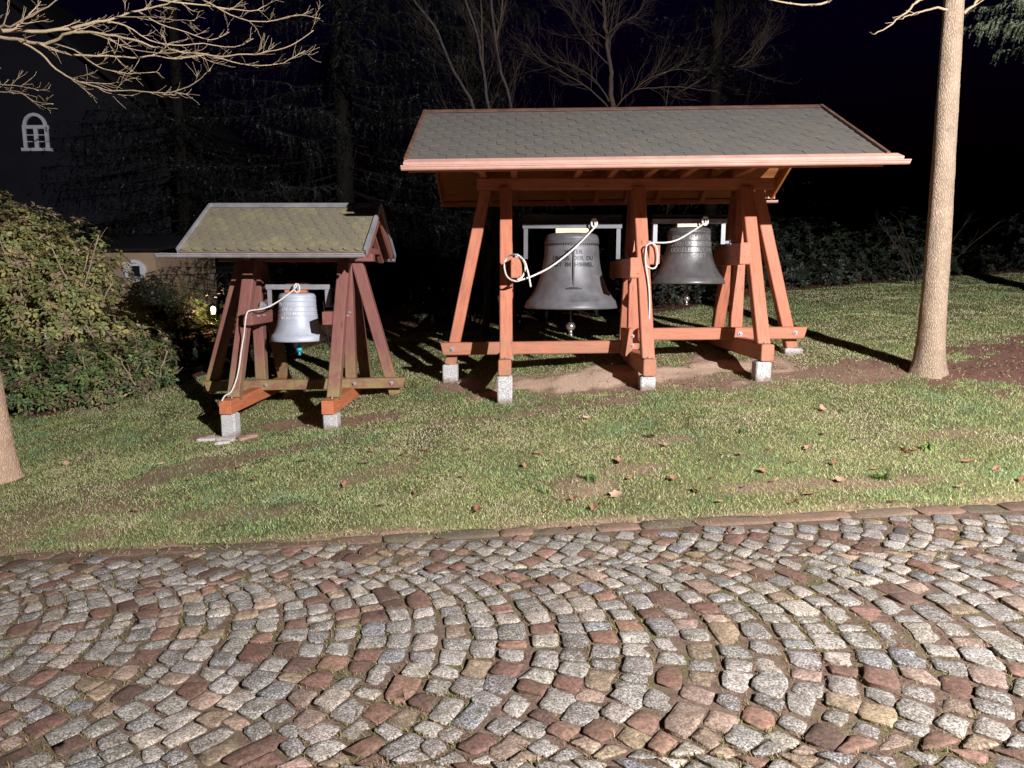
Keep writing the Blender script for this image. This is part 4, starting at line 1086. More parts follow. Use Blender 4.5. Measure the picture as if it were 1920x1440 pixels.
# scalloped frieze under the shoulder
fr = MB()
rr = rad_at(PROF, 0.84) * 0.52
for k in range(70):
    a = 2 * math.pi * k / 70
    c0 = Vector((0.584 + rr * math.sin(a), YC - rr * math.cos(a), 1.19 + 0.842 * 0.80))
    t = Vector((math.cos(a), math.sin(a), 0)) * 0.0105; nn = Vector((math.sin(a), -math.cos(a), 0)) * 0.0035
    fr.add([c0 - t + nn + Vector((0, 0, 0.012)), c0 + t + nn + Vector((0, 0, 0.012)), c0 + t * 0.7 + nn * 1.2 - Vector((0, 0, 0.004)), c0 + nn * 1.2 - Vector((0, 0, 0.013)), c0 - t * 0.7 + nn * 1.2 - Vector((0, 0, 0.004))], [(4, 3, 2, 1, 0)])
put('frieze', fr.mesh('frieze'), M_LETTER, b1body)

b2, b2body = make_bell(1.866, YC, 1.453, 0.408, 0.60, PROF, M_BELL2, 'middle-sized dark polished bell with four lines of text, right bay of the large shelter',
    [('* * * * * * * *', 0.05, 0.885, 0.0, 1.0), ('JESUS  CHRISTUS', 0.066, 0.805, 0.0, 1.0), ('GESTERN UND HEUTE UND', 0.066, 0.695, 0.0, 0.78), ('DERSELBE AUCH IN', 0.066, 0.588, 0.0, 0.9), ('EWIGKEIT', 0.062, 0.49, 0.0, 1.0)], M_LETTER_P, (0.93, 0.86, 0.752, 0.645, 0.535),
    (1.454, 2.262), (2.098, 2.19), 1.895, M_DARKST, M_WHITEST, W_PALE, 1.283, 0.036, M_CHROME, low_flange=True)
b3, b3body = make_bell(-2.405, SY, 0.841, 0.296, 0.508, PROF3, M_BELL3, 'small light grey bell with raised text in the small brown shelter',
    [('KOMMENDOU', 0.055, 0.77, 0.0, 1.0), ('DIE A LEID', 0.052, 0.665, 0.0, 1.0), ('OIEI MIO', 0.052, 0.575, 0.0, 1.0), ('SEI MIA RUC', 0.050, 0.485, -0.05, 1.0)], M_LETTER3, (0.91, 0.83, 0.72, 0.62, 0.53),
    (-2.722, -2.03), (1.388, 1.441), 1.215, M_WHITEST, M_WHITEST, W_REP, 0.735, 0.032, M_BLUE, low_flange=False)
pm = MB(); box_into(pm, -2.50, -2.26, SY - 0.05, SY + 0.1, 1.4415, 1.456)
put('clamp_plate', pm.mesh('clamp_plate'), M_REDPL, b3)

# ================================================================== ROPES
def rope(parts, r, label):
    root = thing('bell_rope', parts[0][0], label, 'rope', 'white bell ropes')
    for nm, p in zip(('rope_line', 'rope_tail'), parts):
        mb = MB(); sp = smooth_path(p, 5)
        # three laid strands
        tw = []; d_ = 0.0
        for i, q in enumerate(sp):
            if i: d_ += (sp[i] - sp[i - 1]).length
            tw.append(d_)
        fine = []; nf = max(12, int(tw[-1] / (r * 1.1)))
        for k in range(nf + 1):
            t = tw[-1] * k / nf; i = 0
            while i < len(tw) - 2 and tw[i + 1] < t: i += 1
            f = (t - tw[i]) / max(1e-6, tw[i + 1] - tw[i]); fine.append((sp[i].lerp(sp[i + 1], f), (sp[i + 1] - sp[i]).normalized(), t))
        for st in range(3):
            pts = []
            for q, dd, t in fine:
                a = dd.cross(Vector((0.2, 0.9, 0.35))).normalized(); b = dd.cross(a)
                w_ = t / (r * 7) * 2 * math.pi + st * 2.0944
                pts.append(q + (a * math.cos(w_) + b * math.sin(w_)) * r * 0.5)
            tube_into(mb, pts, r * 0.56, 6)
        put(nm, mb.mesh(nm, True), M_ROPE, root)
    kn = MB(); p0 = Vector(parts[0][0])
    lp = [p0 + Vector((0.03 * math.sin(t), -0.012, -0.035 + 0.045 * math.cos(t))) for t in np.linspace(0, 2 * math.pi, 14)]
    tube_into(kn, lp, r * 1.15, 7)
    put('knot', kn.mesh('knot', True), M_ROPE, root)
    return root
rope([ROPES['r1'], ROPES['r1t']], 0.0100, 'white rope from the largest bell yoke looped round the beam end, short tail')
rope([ROPES['r2'], ROPES['r2t']], 0.0092, 'white rope from the middle-sized bell looped on a beam, tail hanging down the post')
rope([ROPES['r3']], 0.0078, 'white rope of the small grey bell running down the brown strut')

# ================================================================== TREES AND SHRUBS
def twigs(mb, path, r0, r1, level, rn, spread=0.75, tl=0.35, n=8, droop=0.0, sides=5, start=0.15):
    """a limb along a path with side twigs, recursively"""
    P = smooth_path(path, 3) if len(path) > 2 else [Vector(p) for p in path]
    m = len(P)
    # slight kinks
    P = [p + Vector((rn.gauss(0, 1), rn.gauss(0, 1), rn.gauss(0, 1))) * (r0 * 0.25 if 0 < i < m - 1 else 0) for i, p in enumerate(P)]
    tube_into(mb, P, [r0 + (r1 - r0) * (i / (m - 1)) ** 0.8 for i in range(m)], sides)
    if level <= 0: return
    for k in range(n):
        t = start + (1 - start) * (k + rn.random()) / n
        i = min(int(t * (m - 1)), m - 2)
        p = P[i].lerp(P[i + 1], t * (m - 1) - i)
        d = (P[i + 1] - P[i]).normalized()
        side = d.cross(Vector((rn.gauss(0, 1), rn.gauss(0, 1), rn.gauss(0, 1)))).normalized()
        ang = rn.uniform(0.45, 0.95) * spread
        nd = (d * math.cos(ang) + side * math.sin(ang)).normalized()
        L = tl * rn.uniform(0.45, 1.15) * (1.1 - 0.6 * t)
        q = [p]
        for s in range(4):
            nd = (nd + Vector((rn.gauss(0, 0.16), rn.gauss(0, 0.16), rn.gauss(0, 0.13) + 0.07 - droop))).normalized()
            q.append(q[-1] + nd * L / 4)
        rr = max(0.0012, (r0 + (r1 - r0) * t) * 0.55)
        twigs(mb, q, rr, max(0.0009, rr * 0.3), level - 1, rn, spread, tl * 0.5, max(2, int(n * 0.5)), droop, max(3, sides - 1))

def trunk_mesh(mb, base, top, r0, r1, flare, n=26, rings=70, seed=0, bend=0.03):
    b = Vector(base); t = Vector(top)
    vs = []; fs = []
    rn = random.Random(seed)
    ph = [rn.uniform(0, 6.28) for _ in range(6)]
    for i in range(rings + 1):
        s = i / rings
        c = b.lerp(t, s) + Vector((math.sin(s * 5 + ph[0]) * bend, math.cos(s * 4 + ph[1]) * bend, 0)) * s
        h = s * (t - b).length
        r = r0 + (r1 - r0) * s + flare * math.exp(-h / 0.10) + 0.35 * flare * math.exp(-h / 0.4)
        for k in range(n):
            a = 2 * math.pi * k / n
            lob = 1 + (0.16 * math.sin(4 * a + ph[2]) + 0.10 * math.sin(7 * a + ph[3])) * math.exp(-h / 0.13)
            w = 1 + 0.03 * math.sin(3 * a + 6 * s + ph[4]) + 0.02 * math.sin(5 * a - 17 * s + ph[5]) + rn.gauss(0, 0.012)
            vs.append((c.x + r * lob * w * math.cos(a), c.y + r * lob * w * math.sin(a), c.z))
    for i in range(rings):
        for k in range(n):
            j = (k + 1) % n
            fs.append((i * n + k, i * n + j, (i + 1) * n + j, (i + 1) * n + k))
    mb.add(vs, fs)

# --- tall pale trunk right of the large shelter
rn = random.Random(11)
gz = G(3.91, 6.78)
tr = thing('tree', (3.91, 6.78, gz), 'tall straight pale-barked tree trunk right of the large shelter', 'tree')
mb = MB(); trunk_mesh(mb, (3.91, 6.78, gz - 0.12), (3.83, 6.78, 5.2), 0.116, 0.068, 0.085, seed=4, bend=0.016)
put('trunk', mb.mesh('trunk', True), M_BARK, tr)
mb = MB()
for k, (nm, p) in enumerate(RTWIG.items()):
    twigs(mb, p, 0.013 if nm == 'a' else 0.016, 0.004, 1, rn, 0.7, 0.22, 5)
for k in range(9):
    a = rn.uniform(0, 6.28); z = 4.4 + k * 0.09
    d = Vector((math.cos(a), math.sin(a), 0.75))
    twigs(mb, [Vector((3.84, 6.78, z)) + d * s for s in (0, 0.5, 1.0, 1.5)], 0.025, 0.006, 1, rn, 0.7, 0.5, 7)
put('crown', mb.mesh('crown', True), M_TWIG, tr)

# --- tree at the left edge with limbs reaching into the picture
rn = random.Random(5)
gz = G(-4.42, 5.82)
tr = thing('tree', (-4.42, 5.82, gz), 'bare tree at the left edge whose lit limbs arch over the lawn', 'tree')
mb = MB(); trunk_mesh(mb, (-4.42, 5.82, gz - 0.12), (-4.66, 5.75, 4.6), 0.18, 0.11, 0.05, seed=9, bend=0.02)
put('trunk', mb.mesh('trunk', True), M_BARKL, tr)
mb = MB()
RAD = {'A': 0.030, 'A0': 0.022, 'B': 0.024, 'C': 0.013, 'D': 0.013, 'E': 0.009, 'F': 0.010, 'G': 0.012, 'H': 0.010, 'I': 0.008, 'J': 0.009, 'K': 0.009, 'M': 0.009, 'N': 0.009}
for nm, p in LIMBS.items():
    if nm in ('A', 'A0', 'B', 'J', 'K'):
        p = [(-4.62, 5.76, p[0][2] - 0.25)] + list(p)
    twigs(mb, p, RAD[nm] * 0.66, 0.0022, 2, rn, 0.8, 0.30 if RAD[nm] > 0.012 else 0.22, 10 if len(p) > 8 else 7, 0.0, 6)
for k in range(7):
    a = rn.uniform(1.8, 5.5); z = 3.2 + k * 0.2
    d = Vector((math.cos(a), math.sin(a), 0.7))
    twigs(mb, [Vector((-4.62, 5.76, z)) + d * s for s in (0, 0.5, 1.0, 1.6)], 0.03, 0.006, 1, rn, 0.7, 0.5, 7)
put('crown', mb.mesh('crown', True), M_TWIG, tr)

# --- bare trees and shrubs behind the large shelter
rn = random.Random(21)
tr = thing('tree', (1.55, 12.5, G(1.55, 12.5)), 'bare leafless tree with spreading limbs behind the large roof', 'tree')
mb = MB()
tp = [(1.55, 12.5, G(1.55, 12.5) - 0.1)] + list(MIDT['t'])
twigs(mb, tp, 0.06, 0.015, 0, rn, sides=9)
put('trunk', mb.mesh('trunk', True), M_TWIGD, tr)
mb = MB()
for nm, p in MIDT.items():
    if nm == 't':
        twigs(mb, p[2:], 0.02, 0.012, 2, rn, 0.8, 1.2, 16, 0, 4)
    else: twigs(mb, p, 0.017 if nm in ('r1', 'l1', 'l2') else 0.012, 0.004, 2, rn, 0.8, 0.9, 16, 0.0, 4)
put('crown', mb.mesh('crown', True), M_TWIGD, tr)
BL = {'b1': 'slender birch leaning left, outermost of the stems behind the large roof', 'b2': 'slender forked birch stem, middle one behind the large roof', 'b3': 'birch stem nearest the spreading bare tree behind the large roof', 'b4': 'birch trunk with dark bands seen under the eaves beside the left post'}
for nm in ('b1', 'b2', 'b3', 'b4'):
    p = BIRCH[nm]
    if nm == 'b4':
        x, y, z = p[-1]; gz = G(x, y)
        path = [(x - 0.03, y, gz - 0.1)] + list(reversed(p)) + [(p[0][0] + 0.08, y, 2.9), (p[0][0] + 0.2, y, 3.6)]
        r0 = 0.06
    else:
        x, y, z = p[0]; gz = G(x, y)
        path = [(x + 0.1, y, gz - 0.1), (x + 0.06, y, gz + 1.0)] + list(p); r0 = 0.026
    tr = thing('birch_tree', (path[0][0], y, gz), BL[nm], 'tree', 'birches behind the large shelter')
    mb = MB(); twigs(mb, path, r0, 0.016, 0, rn, sides=8)
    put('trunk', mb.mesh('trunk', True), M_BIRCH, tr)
    mb = MB(); twigs(mb, path[2:], 0.008, 0.004, 2, rn, 0.75, 1.0, 18, 0.02, 4)
    if nm == 'b2': twigs(mb, BIRCH['b5'], 0.02, 0.01, 1, rn, 0.6, 0.6, 8, 0, 4)
    if nm == 'b3': twigs(mb, BIRCH['b6'], 0.02, 0.01, 1, rn, 0.6, 0.6, 8, 0, 4)
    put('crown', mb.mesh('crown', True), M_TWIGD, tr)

def bare_shrub(x, y, h, n, label, seed, mat=None, spread=0.45, group='bare shrubs behind the shelters', r=0.008):
    r_ = random.Random(seed); gz = G(x, y)
    o = thing('bare_shrub', (x, y, gz), label, 'shrub', group)
    mb = MB()
    for k in range(n):
        a = r_.uniform(0, 6.28); sp = r_.uniform(0.1, spread)
        d = Vector((math.cos(a) * sp, math.sin(a) * sp, 1)).normalized()
        p = Vector((x + math.cos(a) * 0.1, y + math.sin(a) * 0.1, gz - 0.05))
        L = h * r_.uniform(0.7, 1.1)
        twigs(mb, [p + d * L * s + Vector((math.cos(a), math.sin(a), 0)) * 0.25 * s * s for s in (0, 0.33, 0.66, 1.0)], r * r_.uniform(0.7, 1.3), 0.003, 2, r_, 0.6, h * 0.35, 7, 0, 4, 0.35)
    put('stems', mb.mesh('stems', True), mat or M_TWIGD, o)
    return o
bare_shrub(-2.9, 11.0, 2.35, 15, 'bare upright shrub rising behind the small mossy roof', 31)
bare_shrub(-0.75, 11.3, 2.3, 10, 'thin bare shrub between the two shelters', 32, spread=0.7)
bare_shrub(0.45, 11.6, 3.6, 16, 'dense tangle of greenish bare shrub stems behind the largest bell', 33, spread=0.6)
bare_shrub(2.0, 11.9, 3.3, 9, 'bare reddish shrub behind the right bay of the large roof', 34, spread=0.7)
bare_shrub(7.1, 12.75, 1.3, 7, 'leafless twiggy shrub in front of the dark hedge beyond the tall trunk', 35, spread=0.8)

# ---- leafy shrubs: whorls of long leaves on the outside of lumpy masses
def unit(a):
    return a / (np.linalg.norm(a, axis=-1, keepdims=True) + 1e-9)

def foliage(name, blobs, n_whorl, leaf, palette, seed, parent, per=7, inner=0.55, droop=0.06, front_bias=0.0):
    r = np.random.default_rng(seed)
    B = np.array(blobs, float)
    area = B[:, 3] * B[:, 4] + B[:, 4] * B[:, 5] + B[:, 3] * B[:, 5]
    b = B[r.choice(len(B), n_whorl, p=area / area.sum())]
    d = r.normal(0, 1, (n_whorl, 3)); d[:, 1] -= front_bias; d = unit(d)
    k = 1.0 - inner * r.random(n_whorl) ** 2.2
    k *= 0.80 + 0.42 * vnoise(d[:, 0] * 2 + b[:, 0] * 3, d[:, 2] * 2 + b[:, 1] + d[:, 1], 0.4, seed)
    c = b[:, :3] + d * b[:, 3:] * k[:, None]
    ok = (d[:, 2] > -0.75) & (c[:, 2] > lawn_z(c[:, 0], c[:, 1]) + 0.03)
    c, d = c[ok], d[ok]; n = len(c)
    ax = unit(d + np.array([0, 0, 0.6]) + r.normal(0, 0.3, (n, 3)))
    e1 = unit(np.cross(ax, np.array([0.3, 0.9, 0.2]))); e2 = np.cross(ax, e1)
    base = np.array(palette)[r.integers(len(palette), size=n)] * r.uniform(0.65, 1.3, (n, 1))
    rep = lambda a: np.repeat(a, per, 0)
    c, ax, e1, e2, base = rep(c), rep(ax), rep(e1), rep(e2), rep(base); m = n * per
    ang = np.tile(np.arange(per) * 2 * math.pi / per, n) + r.uniform(-0.4, 0.4, m)
    out = e1 * np.cos(ang)[:, None] + e2 * np.sin(ang)[:, None]
    L = leaf * r.uniform(0.65, 1.2, (m, 1)); w = L * r.uniform(0.17, 0.27, (m, 1))
    dv = unit(out * r.uniform(0.75, 1.0, (m, 1)) + ax * r.uniform(-0.15, 0.65, (m, 1)) - np.array([0, 0, droop]))
    sd = unit(np.cross(dv, ax)); up = np.cross(sd, dv)
    p0 = c + out * 0.008; pm_ = p0 + dv * L * 0.5; p1 = p0 + dv * L - np.array([0, 0, 0.10]) * L
    V = np.stack([p0, pm_ - sd * w + up * w * 0.35, p1, pm_ + sd * w + up * w * 0.35], 1).reshape(-1, 3)
    T = np.repeat(base * r.uniform(0.8, 1.2, (m, 1)), 4, 0)
    F_ = np.arange(m * 4).reshape(m, 4)
    F_ = np.concatenate([F_[:, [0, 1, 2]], F_[:, [0, 2, 3]]])
    return put(name, np_mesh(name, V, F_, T, smooth=False), M_LEAF, parent)

def shrub(name, x, y, label, blobs, n, leaf, palette, seed, stems=14, group=None, per=7, cat='shrub', front_bias=0.4, mat=None):
    gz = G(x, y)
    o = thing(name, (x, y, gz), label, cat, group)
    foliage('foliage', blobs, n, leaf, palette, seed, o, per, front_bias=front_bias)
    mb = MB(); r_ = random.Random(seed)
    for k in range(stems):
        b = r_.choice(blobs)
        tgt = Vector((b[0] + r_.gauss(0, 0.5) * b[3], b[1] + r_.gauss(-0.2, 0.5) * b[4], b[2] + r_.uniform(-0.2, 0.8) * b[5]))
        st = Vector((x + r_.gauss(0, 0.25), y + r_.gauss(0, 0.2), gz - 0.05))
        mid = st.lerp(tgt, 0.5) + Vector((r_.gauss(0, 0.12), r_.gauss(0, 0.12), -0.1))
        twigs(mb, [st, st.lerp(mid, 0.5), mid, mid.lerp(tgt, 0.5), tgt], 0.022, 0.006, 1, r_, 0.8, 0.5, 6, 0, 5, 0.3)
    put('stems', mb.mesh('stems', True), mat or M_TWIGD, o)
    return o
OLIVE = [(0.25, 0.275, 0.095), (0.37, 0.33, 0.115), (0.40, 0.31, 0.15), (0.20, 0.24, 0.085), (0.31, 0.23, 0.15)]
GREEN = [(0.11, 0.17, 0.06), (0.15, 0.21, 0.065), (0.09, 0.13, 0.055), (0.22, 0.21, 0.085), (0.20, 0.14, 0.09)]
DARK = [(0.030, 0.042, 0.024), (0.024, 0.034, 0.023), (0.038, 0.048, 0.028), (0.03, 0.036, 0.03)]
RG = 'rhododendron shrubs round the lawn'
shrub('rhododendron', -6.1, 9.2, 'big yellowish green rhododendron behind the tree at the left edge',
      [(-6.6, 9.4, 1.2, 1.0, 1.1, 1.15), (-5.85, 9.3, 1.05, 0.78, 0.9, 0.92), (-5.25, 9.5, 0.6, 0.5, 0.7, 0.66), (-6.3, 8.9, 1.75, 0.65, 0.6, 0.68), (-7.4, 9.6, 1.6, 0.9, 0.9, 1.05), (-5.62, 9.1, 1.45, 0.56, 0.55, 0.74), (-6.1, 9.0, 1.7, 0.5, 0.5, 0.68)], 6200, 0.078, OLIVE, 61, 22, RG, mat=M_TWIG, per=6)
shrub('rhododendron', -5.3, 8.5, 'low dark green rhododendron spreading over the lawn edge at left',
      [(-6.0, 8.25, 0.25, 0.75, 0.6, 0.5), (-5.2, 8.6, 0.30, 0.6, 0.6, 0.48), (-4.85, 9.1, 0.38, 0.42, 0.5, 0.42), (-6.7, 8.4, 0.3, 0.8, 0.6, 0.55)], 3000, 0.07, GREEN, 62, 26, RG, mat=M_TWIG, per=6)
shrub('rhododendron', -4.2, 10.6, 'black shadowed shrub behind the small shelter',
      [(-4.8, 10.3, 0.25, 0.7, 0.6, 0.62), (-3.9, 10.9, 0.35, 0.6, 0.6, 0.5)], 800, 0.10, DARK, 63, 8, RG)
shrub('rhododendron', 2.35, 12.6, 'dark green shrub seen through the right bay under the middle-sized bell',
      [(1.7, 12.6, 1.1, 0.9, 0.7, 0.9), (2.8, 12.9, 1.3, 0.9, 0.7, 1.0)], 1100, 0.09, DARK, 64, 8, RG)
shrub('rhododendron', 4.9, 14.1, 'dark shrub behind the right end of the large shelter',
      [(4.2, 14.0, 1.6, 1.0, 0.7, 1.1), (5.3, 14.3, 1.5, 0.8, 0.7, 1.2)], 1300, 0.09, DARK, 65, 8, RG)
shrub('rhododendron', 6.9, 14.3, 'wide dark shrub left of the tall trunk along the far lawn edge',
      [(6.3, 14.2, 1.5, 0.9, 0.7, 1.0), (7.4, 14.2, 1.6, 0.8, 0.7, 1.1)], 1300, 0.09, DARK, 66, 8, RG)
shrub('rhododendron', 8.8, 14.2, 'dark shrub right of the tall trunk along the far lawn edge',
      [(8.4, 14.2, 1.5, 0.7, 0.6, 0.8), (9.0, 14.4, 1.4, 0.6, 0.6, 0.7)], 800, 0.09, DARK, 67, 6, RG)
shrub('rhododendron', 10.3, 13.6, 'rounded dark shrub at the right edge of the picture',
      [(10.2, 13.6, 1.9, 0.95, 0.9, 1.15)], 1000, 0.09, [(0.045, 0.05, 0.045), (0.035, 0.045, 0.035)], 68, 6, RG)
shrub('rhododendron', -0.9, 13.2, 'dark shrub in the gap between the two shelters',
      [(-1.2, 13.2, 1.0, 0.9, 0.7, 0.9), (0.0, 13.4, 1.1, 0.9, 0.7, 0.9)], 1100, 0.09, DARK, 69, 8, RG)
shrub('rhododendron', -6.75, 13.7, 'dark shrub in front of the ochre outbuilding, left of the garden lamp',
      [(-6.95, 13.7, 1.15, 0.42, 0.3, 0.5), (-6.55, 13.6, 0.8, 0.4, 0.3, 0.35)], 600, 0.06, DARK, 71, 6, RG)
shrub('rhododendron', -6.2, 13.4, 'shrub lit warmly by the small garden lamp',
      [(-6.6, 14.3, 0.95, 0.5, 0.35, 0.5), (-5.5, 14.3, 0.9, 0.45, 0.3, 0.5), (-6.0, 13.5, 0.62, 0.5, 0.2, 0.2)], 700, 0.06, GREEN, 70, 8, RG)

# ---- spruces
def needles(segs, cols, r, step, nl, per=3):
    """segs: (n, 2, 3) twig pieces, cols: (n, 3)"""
    segs = np.array(segs); cols = np.array(cols)
    L = np.linalg.norm(segs[:, 1] - segs[:, 0], axis=1)
    cnt = np.maximum(1, (L / step).astype(int)) * per
    idx = np.repeat(np.arange(len(segs)), cnt); m = len(idx)
    a = segs[idx, 0]; d = unit(segs[:, 1] - segs[:, 0])[idx]
    c = a + (segs[idx, 1] - a) * r.random((m, 1))
    e1 = unit(np.cross(d, np.array([0.2, 0.5, 0.84]))); e2 = np.cross(d, e1)
    t = r.uniform(0, 2 * math.pi, (m, 1)); o = e1 * np.cos(t) + e2 * np.sin(t)
    tip = c + (o * 0.8 + d * 0.6) * nl * r.uniform(0.7, 1.2, (m, 1))
    sd = np.cross(o, d) * nl * 0.14
    V = np.stack([c - sd, c + sd, tip], 1).reshape(-1, 3)
    T = np.repeat(cols[idx] * r.uniform(0.75, 1.25, (m, 1)), 3, 0)
    return V, np.arange(m * 3).reshape(m, 3), T

def spruce(x, y, h, r0, label, seed, z_lo, z_hi, n_br, length, pal, step, nl, azim=(0, 6.283), gap=0.16, group='spruces around the lawn', twl=(0.18, 0.42)):
    r = np.random.default_rng(seed); gz = G(x, y)
    o = thing('spruce_tree', (x, y, gz), label, 'tree', group)
    mb = MB(); tube_into(mb, [(x, y, gz - 0.1), (x, y, gz + h * 0.5), (x, y, gz + h)], [r0, r0 * 0.6, 0.02], 10)
    put('trunk', mb.mesh('trunk', True), M_DARKBARK, o)
    SG = []; SC = []; bm_ = MB()
    for k in range(n_br):
        z = gz + z_lo + (z_hi - z_lo) * (k + r.random()) / n_br
        a = r.uniform(*azim)
        L = length * (1 - 0.75 * (z - gz) / h) * r.uniform(0.75, 1.15)
        dx, dy = math.cos(a), math.sin(a)
        pts = []
        for s in np.linspace(0, 1, 9):
            pts.append((x + dx * L * s, y + dy * L * s, z - 0.30 * L * s + 0.16 * L * s * s + 0.02 * r.normal()))
        tube_into(bm_, pts, [0.022 * (1 - 0.85 * i / 8) for i in range(9)], 4)
        base = np.array(pal[r.integers(len(pal))])
        s = 0.18
        while s < 1.0:
            i = min(int(s * 8), 7); f = s * 8 - i
            p = np.array(pts[i]) * (1 - f) + np.array(pts[i + 1]) * f
            for sd in (-1, 1):
                tl = r.uniform(*twl) * (1.15 - 0.6 * s)
                out = np.array([-dy * sd, dx * sd, 0]) * r.uniform(0.2, 1.0) + np.array([dx, dy, 0]) * r.uniform(0.2, 0.9) + np.array([0, 0, r.normal(0, 0.18)])
                q = [p, p + out * tl * 0.4 + np.array([0, 0, -0.12 * tl]), p + out * tl * 0.7 + np.array([0, 0, -0.45 * tl]), p + out * tl * 0.85 + np.array([0, 0, -0.95 * tl])]
                for a_, b_ in zip(q, q[1:]): SG.append((a_, b_)); SC.append(base)
            s += gap / max(L, 0.3) * r.uniform(0.7, 1.3)
    put('branches', bm_.mesh('branches', True), M_DARKBARK, o)
    V, F_, T = needles(SG, SC, r, step, nl)
    put('needles', np_mesh('needles', V, F_, T, smooth=False), M_LEAF, o)
    return o
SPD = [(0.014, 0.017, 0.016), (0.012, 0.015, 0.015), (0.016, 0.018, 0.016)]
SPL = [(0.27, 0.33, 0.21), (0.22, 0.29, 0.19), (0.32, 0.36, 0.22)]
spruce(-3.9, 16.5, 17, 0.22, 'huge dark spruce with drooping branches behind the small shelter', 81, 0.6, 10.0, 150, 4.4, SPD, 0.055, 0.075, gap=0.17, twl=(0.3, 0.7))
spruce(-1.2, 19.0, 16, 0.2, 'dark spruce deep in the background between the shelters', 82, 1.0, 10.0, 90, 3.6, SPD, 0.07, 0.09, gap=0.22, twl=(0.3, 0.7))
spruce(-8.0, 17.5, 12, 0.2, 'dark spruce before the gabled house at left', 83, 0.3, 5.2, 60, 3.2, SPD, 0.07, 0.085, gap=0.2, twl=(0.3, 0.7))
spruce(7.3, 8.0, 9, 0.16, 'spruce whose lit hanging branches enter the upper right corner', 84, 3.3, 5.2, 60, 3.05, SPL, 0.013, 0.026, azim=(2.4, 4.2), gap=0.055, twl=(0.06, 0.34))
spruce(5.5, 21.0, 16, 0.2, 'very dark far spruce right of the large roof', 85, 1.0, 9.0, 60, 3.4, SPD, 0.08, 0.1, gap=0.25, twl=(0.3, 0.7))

# ================================================================== FALLEN LEAVES
def leaf_mesh(seed):
    r = random.Random(seed)
    out = []
    n = 11
    for i in range(n):
        a = 2 * math.pi * i / n
        k = (1.0 if i % 2 == 0 else 0.58) * r.uniform(0.85, 1.1)
        out.append((math.cos(a) * 0.042 * k, math.sin(a) * 0.03 * k))
    mb = MB(); cur = r.uniform(0.3, 0.75)
    vs = [(x, y, cur * (abs(y) * 0.7 + x * x * 9) + r.uniform(0, 0.004)) for x, y in out] + [(0, 0, 0.001)]
    mb.add(vs, [(i, (i + 1) % n, n) for i in range(n)], 0, random.Random(seed * 7).choice([(0.34, 0.17, 0.11), (0.40, 0.24, 0.17), (0.30, 0.13, 0.08), (0.44, 0.28, 0.20)]))
    st = [(0.0, -0.0012, 0.002), (0.0, 0.0012, 0.002), (-0.075, 0.004, 0.006)]
    mb.add(st, [(0, 1, 2)], 0, (0.3, 0.17, 0.1))
    me = mb.mesh('fallen_leaf', False); me.materials.append(M_DEAD)
    return me
LM = [leaf_mesh(s) for s in range(8)]
rn = random.Random(17)
for k, (x, y) in enumerate(LEAF_XY):
    x += rn.gauss(0, 0.02); y += rn.gauss(0, 0.02)
    s = rn.uniform(0.7, 1.2)
    o = put('fallen_leaf', LM[k % 8], None, None, Matrix.Translation((x, y, G(x, y) + 0.02)) @ Matrix.Rotation(rn.uniform(0, 6.28), 4, 'Z') @ Matrix.Rotation(rn.gauss(0, 0.35), 4, 'X') @ Matrix.Rotation(rn.gauss(0, 0.3), 4, 'Y') @ Matrix.Diagonal((s, s, s, 1)))
    tag(o, 'curled brown fallen leaf lying in the grass', 'leaf', 'fallen leaves on the lawn')

# dark green tussocks and a broad-leaved weed in the lawn
def tussock(x, y, n, h, tints, label, seed, wid=0.006):
    r = np.random.default_rng(seed); gz = G(x, y)
    V = []; F_ = []; T = []
    for i in range(n):
        a = r.uniform(0, 2 * math.pi); l = r.uniform(0.2, 1.1); L = h * r.uniform(0.6, 1.2)
        b = np.array([x + r.normal(0, h * 0.35), y + r.normal(0, h * 0.3), 0]); b[2] = gz - 0.004
        o = np.array([math.cos(a), math.sin(a), 0]); sd = np.array([-o[1], o[0], 0]) * wid / 2
        m = b + o * L * 0.5 * math.sin(l * 0.7) + np.array([0, 0, L * 0.5 * math.cos(l * 0.7)]); t = m + o * L * 0.5 * math.sin(l * 1.4) + np.array([0, 0, L * 0.5 * math.cos(l * 1.4)])
        k = len(V); V += [b - sd, b + sd, m + sd, m - sd, t, t]; F_ += [(k, k + 1, k + 2), (k, k + 2, k + 3), (k + 3, k + 2, k + 4)]
        T += [np.array(tints[r.integers(len(tints))]) * r.uniform(0.8, 1.2)] * 6
    o = put('grass_tussock', np_mesh('grass_tussock', np.array(V), np.array(F_), np.array(T), smooth=False), M_GRASS)
    return tag(o, label, 'grass tuft', 'tussocks in the lawn')
TG = [(0.20, 0.30, 0.10), (0.26, 0.36, 0.12), (0.36, 0.36, 0.16), (0.14, 0.24, 0.09)]
tussock(0.50, 4.70, 60, 0.085, TG, 'dark green grass tussock on the small earth mound near the kerb', 1)
tussock(0.20, 4.66, 34, 0.06, TG, 'spiky green tussock left of the earth mound near the kerb', 2)
tussock(1.05, 5.75, 50, 0.05, TG, 'lush green tuft in the lawn before the middle post of the large shelter', 3)
tussock(1.75, 5.45, 50, 0.055, TG, 'lush green tuft in the lawn right of the bare patch', 4)
tussock(2.35, 4.5, 30, 0.06, [(0.15, 0.23, 0.06), (0.19, 0.27, 0.07)], 'pale green broad-leaved weed near the kerb at right', 5, 0.02)
tussock(2.9, 4.95, 30, 0.06, [(0.15, 0.23, 0.06), (0.19, 0.27, 0.07)], 'pale green broad-leaved weed below the tall trunk', 6, 0.02)
tussock(-0.15, 6.45, 40, 0.05, TG, 'green tuft in the lawn before the left front foot of the large shelter', 7)

